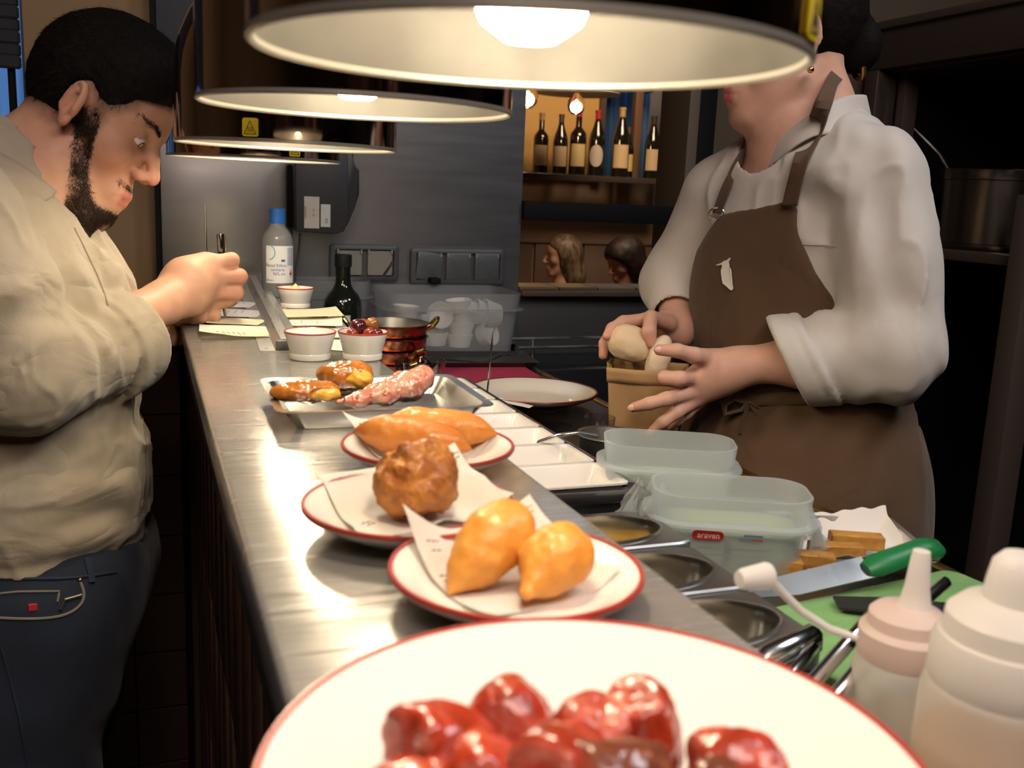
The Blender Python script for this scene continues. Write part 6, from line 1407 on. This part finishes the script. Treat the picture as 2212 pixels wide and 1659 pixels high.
# ------------------------------------------------------------------ dark cabinet at the right with a stock pot
cm = M('cabinet_metal', (.10, .074, .062), .35, .5, rvar=(6, .28, .45)); cm2 = M('cabinet_edge', (.15, .112, .092), .35, .5)
XC = 1.63
cb = thing('range_cabinet', 'tall dark metal cabinet with an open bay at the right', 'cabinet', (1.95, 1.5, 0), world=True)
def zed(p): return p[2]
z_top, z_b1, z_b2, z_cav, z_sh = zed((1.6300, 1.9491, 1.7917)), zed((1.6300, 1.9326, 1.6913)), zed((1.6300, 1.9299, 1.6754)), zed((1.6300, 1.7800, 1.6568)), zed((1.6300, 1.5869, 1.2892))
Y1 = (1.6300, 1.9817, 1.7490)[1]; Y0 = .55
B().span((XC, Y0, z_b1), (XC + .5, Y1, z_top), .004).obj('beam', cm, cb)
B().span((XC - .012, Y0, z_top - .012), (XC + .02, Y1 + .002, z_top + .006), .003).obj('cornice', cm2, cb)
B().span((XC + .03, Y0, z_cav + .03), (XC + .5, Y1, z_b1), .003).obj('fascia', cm2, cb)
B().span((XC, Y1 - .045, 0), (XC + .06, Y1, z_b1), .003).obj('post', cm, cb)
B().span((XC + .06, Y1 - .075, 0), (XC + .10, Y1 - .045, z_b1), .002).obj('post', cm2, cb)
B().span((XC + .46, Y0, 0), (XC + .5, Y1, z_b1)).obj('back', black, cb); B().span((XC + .06, Y1 - .05, 0), (XC + .5, Y1 - .03, z_b1)).obj('side', black, cb)
B().span((XC + .02, Y0, z_sh - .022), (XC + .46, Y1 - .045, z_sh), .002).obj('shelf', cm2, cb)
B().span((XC, Y0, 0), (XC + .46, Y1 - .05, .55), .003).obj('drawer_block', M('cab_low', (.012, .012, .013), .4), cb)
yp = (1.6300, 1.4851, 1.2825)[1]; B().span((XC - .01, yp - .05, 0), (XC + .05, yp, z_sh + .12), .003).obj('post', cm2, cb)
ppos = Vector((XC + .17, 1.700, z_sh + .001))
t = thing('stock_pot', 'large dark steel stock pot on the cabinet shelf', 'pot', tuple(ppos)); Rp = .118
B().lathe([(0, 0), (Rp * .93, 0), (Rp * .95, .004), (Rp * .95, .012), (Rp * .97, .014), (Rp, .150), (Rp * 1.02, .152), (Rp * 1.02, .172), (Rp * 1.03, .175), (Rp * .99, .176), (Rp * .97, .15), (Rp * .92, .006), (0, .004)], 72).obj('body', M('pot_steel', (.19, .16, .14), .26, 1), t)
t = thing('ladle', 'steel ladle leaning in the stock pot', 'ladle', tuple(ppos), world=True)
B().tube([tuple(ppos + Vector((-.02, .06, .10))), (1.7800, 1.8689, 1.5030), (1.7600, 1.8894, 1.5304), (1.7400, 1.9186, 1.5626)], [.004, .004, .0045, .003], 8).obj('handle', steel_dull, t)

# ------------------------------------------------------------------ dining room: bottle shelf, pendant lamp, guests
YS = 4.80
z0 = (1.8514, 4.8000, 1.4792)[2]
ws = thing('bottle_shelf', 'dark glass shelf of wine bottles across the dining room', 'shelf', (2.3, YS, z0), world=True)
xa, xb = (1.7749, 4.8000, 1.4756)[0], (2.6813, 4.8000, 1.5032)[0]
B().span((xa - .3, YS - .10, z0 - .032), (xb, YS + .12, z0), .004).obj('board', M('shelf_dark', (.06, .045, .04), .2, coat=.5), ws)
xp = (2.5417, 4.8000, 1.6869)[0]; B().span((xp - .022, YS + .08, z0), (xp + .022, YS + .13, 2.3), .003).obj('upright', M('upright_wood', (.16, .09, .05), .5), ws)
xr = (2.6713, 4.8000, 1.6944)[0]; B().span((xr + .10, YS + .02, 0), (xr + .26, YS + .14, 2.72), .003).obj('side_panel', M('side_panel', (.16, .115, .085), .6), ws)
B().span((xa - .3, YS - .02, 2.02), (xr, YS + .13, 2.10), .003).obj('header', wood_dark, ws)
# yellow niche wall and panes with a blue sheet, in place of a mirror reflecting windows
xm = (2.3564, 5.0000, 1.6832)[0]
struct(slab('wall_niche', (xa - .6, 5.0, z0 + .01), (xm, 5.06, 2.5), M('niche_yellow', (.62, .38, .12), .7, var=((.52, .30, .09), 3, .3))))
dd = struct(slab('wall_dado', (xa - .6, 5.09, 0), (xr + .3, 5.15, z0 - .001), M('dining_wall', (.34, .235, .15), .75)))
for i in range(6): slab('panel', (1.75 + i * .30, 5.07, .55), (2.035 + i * .30, 5.091, 1.10), M('dado', (.15, .095, .07), .5), .004, dd)
slab('rail', (xa - .6, 5.06, 1.105), (xr + .3, 5.091, 1.125), M('dado_rail', (.22, .15, .11), .5), .003, dd)
w2 = struct(B().span((xm, 4.98, z0), (xm + .035, 5.06, 2.5)).span((xm + .035, 4.98, 1.95), (xr, 5.06, 2.0)).obj('mirror_window', wood_dark))
slab('pane', (xm + .035, 5.01, z0), (xr, 5.014, 1.95), thin_glass('pane_glass2', (.75, .85, .95), .05), 0, w2)
tag(B().grid(lambda u, v: (lerp(xm, xr + .1, u), 5.20 + .02 * sin(u * 60), lerp(z0 - .03, 2.2, v)), 90, 4, thick=(0, .004, 0)).obj('curtain', M('mirror_view_blue', (.12, .22, .34), .8, scale=(14, 1, 2), var=((.30, .42, .52), 1.5, .2))), 'blue pleated sheet standing in for mirrored windows behind the wine bottles', 'curtain')
area('mirror_view_light', (2.75, 5.1, 2.35), (2.6, 5.2, 1.6), .5, 2.2, (.5, .72, 1.0))  # unseen lamp that gives the blue sheet its look of reflected daylight
wine_g = M('wine_glass_dark', (.010, .010, .008), .1, coat=.6)
def wine(px_, lab, cap_c, lab_c, s_=1.0, shape=0, dy=0, kind='rect'):
    t = thing('wine_bottle', lab, 'bottle', (px_[0], YS + dy, z0), 'wine bottles on the far shelf'); R = .040 * s_
    if shape: pr = [(0, 0), (R, .002), (R, .165), (R * .86, .200), (R * .55, .235), (R * .36, .262), (R * .34, .31)]
    else: pr = [(0, 0), (R, .002), (R, .178), (R * .93, .196), (R * .60, .214), (R * .38, .226), (R * .34, .31)]
    k = s_; B().lathe([(r, z * k) for r, z in pr] + [(0, .31 * k)], 32).obj('body', wine_g, t)
    B().lathe([(R * .355, .235 * k), (R * .36, .30 * k), (R * .40, .302 * k), (R * .40, .312 * k), (0, .313 * k)], 24).obj('capsule', M('capsule_%s' % str(cap_c), cap_c, .35), t)
    if kind == 'rect': B().grid(lambda u, v: ((R + .0008) * cos(radians(lerp(-165, -55, u))), (R + .0008) * sin(radians(lerp(-165, -55, u))), lerp(.04, .145, v) * k), 20, 2).obj('label', M('wlabel_%s' % str(lab_c), lab_c, .6), t)
    else: B().grid(lambda u, v: ((R + .0008) * cos(radians(-115 + 52 * v * cos(2 * pi * u))), (R + .0008) * sin(radians(-115 + 52 * v * cos(2 * pi * u))), (.095 + .052 * v * sin(2 * pi * u)) * k), 32, 6).obj('label', M('wlabel_%s' % str(lab_c), lab_c, .6), t)
cr = (.55, .42, .26); pk = (.30, .20, .14); rd = (.40, .03, .03)
wine((1.9435, 4.8000, 1.4976), 'leftmost wine bottle with brown neck and two-tone label', pk, cr, .97, 0)
wine((2.0533, 4.8000, 1.5029), 'second wine bottle from the left, dark neck', (.05, .04, .03), cr, .97, 1)
wine((2.1436, 4.8000, 1.5024), 'third wine bottle, red capped with a tall cream label', rd, (.60, .46, .22), 1.08, 0, -.02)
wine((2.2620, 4.8000, 1.5056), 'fourth wine bottle, red capped with a round label', rd, (.50, .44, .36), 1.08, 1, 0, 'round')
wine((2.3933, 4.8000, 1.5094), 'fifth wine bottle with a gold capsule and broad cream label', (.50, .34, .12), (.62, .46, .26), 1.15, 1, -.02)
wine((2.4712, 4.8000, 1.5082), 'smaller bottle with yellowish label right of the gold-capped one', (.12, .09, .05), (.58, .46, .16), .85, 1, .05)
wine((2.5781, 4.8000, 1.5083), 'slender dark bottle in front of the wooden upright', (.04, .03, .03), cr, 1.05, 1, -.03)
wine((2.6295, 4.8000, 1.5057), 'bottle with olive label near the right end', (.10, .08, .04), (.20, .15, .07), .80, 0, -.05)
wine((2.6754, 4.8000, 1.5054), 'rightmost wine bottle, red capped, pale label', rd, (.56, .48, .40), 1.05, 0, .0)
def pendant(p, label, lit):
    t = thing('pendant_lamp', label, 'lamp', p, 'dining room pendants')
    B().lathe([(.02, .075), (.06, .07), (.20, .045), (.205, .042), (.20, .040), (.06, .062), (0, .066)], 48).obj('shade', M('pendant_shade', (.45, .40, .34), .5), t)
    B().lathe([(0, -.055), (.02, -.052), (.036, -.035), (.042, -.012), (.038, .010), (.022, .032), (.014, .042), (0, .045)], 32).obj('globe', M('bulb_glass', (1, .95, .85), .03, trans=1, ior=1.12), t)
    B().sphere((0, 0, -.010), (.009, .009, .022), None, 16, 10).obj('filament', M('filament', (1, .7, .3), .5, emis=((1, .62, .22), 60)), t)
    B().tube([(0, 0, .06), (0, 0, 1.0)], .004, 8).obj('cord', black, t)
    point('pendant_light', (p[0], p[1], p[2] - .02), 3.5, (1.0, .62, .30), .03)
pendant((1.9090, 4.3000, 1.7960), 'glowing globe bulb pendant before the wine shelf', 1)
pendant((1.4324, 3.7000, 1.7533), 'pale flat pendant shade left of the globe bulb', 1)

bn = thing('bench', 'dark upholstered bench the guests sit on', 'bench', (2.4, 4.5, 0), world=True)
B().span((1.6, 4.22, .36), (3.1, 4.80, .50), .02).obj('seat', M('bench_seat', (.05, .03, .025), .6), bn); B().span((1.65, 4.30, 0), (3.05, 4.75, .36)).obj('plinth', wood_dark, bn)
def guest(O, yaw, pitch, hs, hairf, hair_col, skin_c, cloth, label, stripe=None):
    g = thing('person', label, 'person', (O[0], O[1], 0), world=True); AX = axes_of(yaw, pitch); F, L, U = AX; O = V3(O)
    loc = lambda P: (P - O) @ AX.T / hs
    def body(P):
        d = near(P, O, .19 * hs, lambda P: head_sdf(loc(P), fem=True) * hs); d = smin(d, cap(P, O - V3(0, 0, .03) - F * .02, O - V3(0, 0, .20), .045, .055), .02)
        return smin(d, ell(P, O - V3(0, 0, .34), (.13, .18, .16)), .05)
    bo = grown('body', body, O - V3(.26, .26, .52), O + V3(.26, .26, .2), .008, skin, g, colour=lambda v: np.tile(V3(skin_c), (len(v), 1)))
    grown('hair', lambda P: hairf(loc(P)) * hs, O - .26, O + .20, .0075, M('hair_' + label[:6], hair_col, .5, var=(stripe or tuple(.6 * x for x in hair_col), 18, .15), scale=(3, 3, .6), bump=(90, .4, .003)), g)
    grown('top', lambda P: smax(ell(P, O - V3(0, 0, .36), (.15, .20, .19)), P[:, 2] - O[2] + .19, .02), O - V3(.3, .3, .60), O + V3(.3, .3, 0), .014, M('cloth_' + label[:6], cloth, .8), g)
    return g
def longhair(q):
    f, a, u = q[:, 0], np.abs(q[:, 1]), q[:, 2]; cr = smin(ell(q, (-.012, 0, .058), (.108, .088, .090)), ell(q, (-.02, 0, .0), (.070, .098, .10)), .03); d = smax(cr, (f - np.interp(u, (-.2, .02, .05, .09, .14), (.020, .035, .05, .085, .10))), .012)
    return smin(d, smax(chain(q, [(-.045, 0, .02), (-.060, 0, -.10), (-.05, 0, -.19)], [.082, .078, .060], .03), f - .012, .02), .03) + .003 * fbm(q, 40, 2)
def bobhair(q):
    f, a, u = q[:, 0], np.abs(q[:, 1]), q[:, 2]; cr = smin(ell(q, (-.008, 0, .062), (.118, .098, .096)), ell(q, (-.02, 0, .0), (.075, .102, .10)), .03); d = smax(cr, (f - np.interp(u, (-.2, .0, .04, .075, .14), (.01, .035, .07, .096, .11))), .012)
    return smin(d, smax(ell(q, (-.035, 0, -.02), (.082, .092, .10)), f - .02, .02), .03) + .003 * fbm(q, 40, 2)
guest((1.9865, 4.5500, 1.0528), radians(172), radians(4), .86, longhair, (.045, .03, .018), (.50, .29, .20), (.05, .05, .06), 'fair-haired guest in profile beyond the serving window', (.16, .115, .07))
guest((2.2468, 4.3500, 1.0449), radians(188), radians(20), .92, bobhair, (.018, .011, .009), (.36, .18, .11), (.06, .05, .05), 'dark-haired guest looking down beyond the serving window')
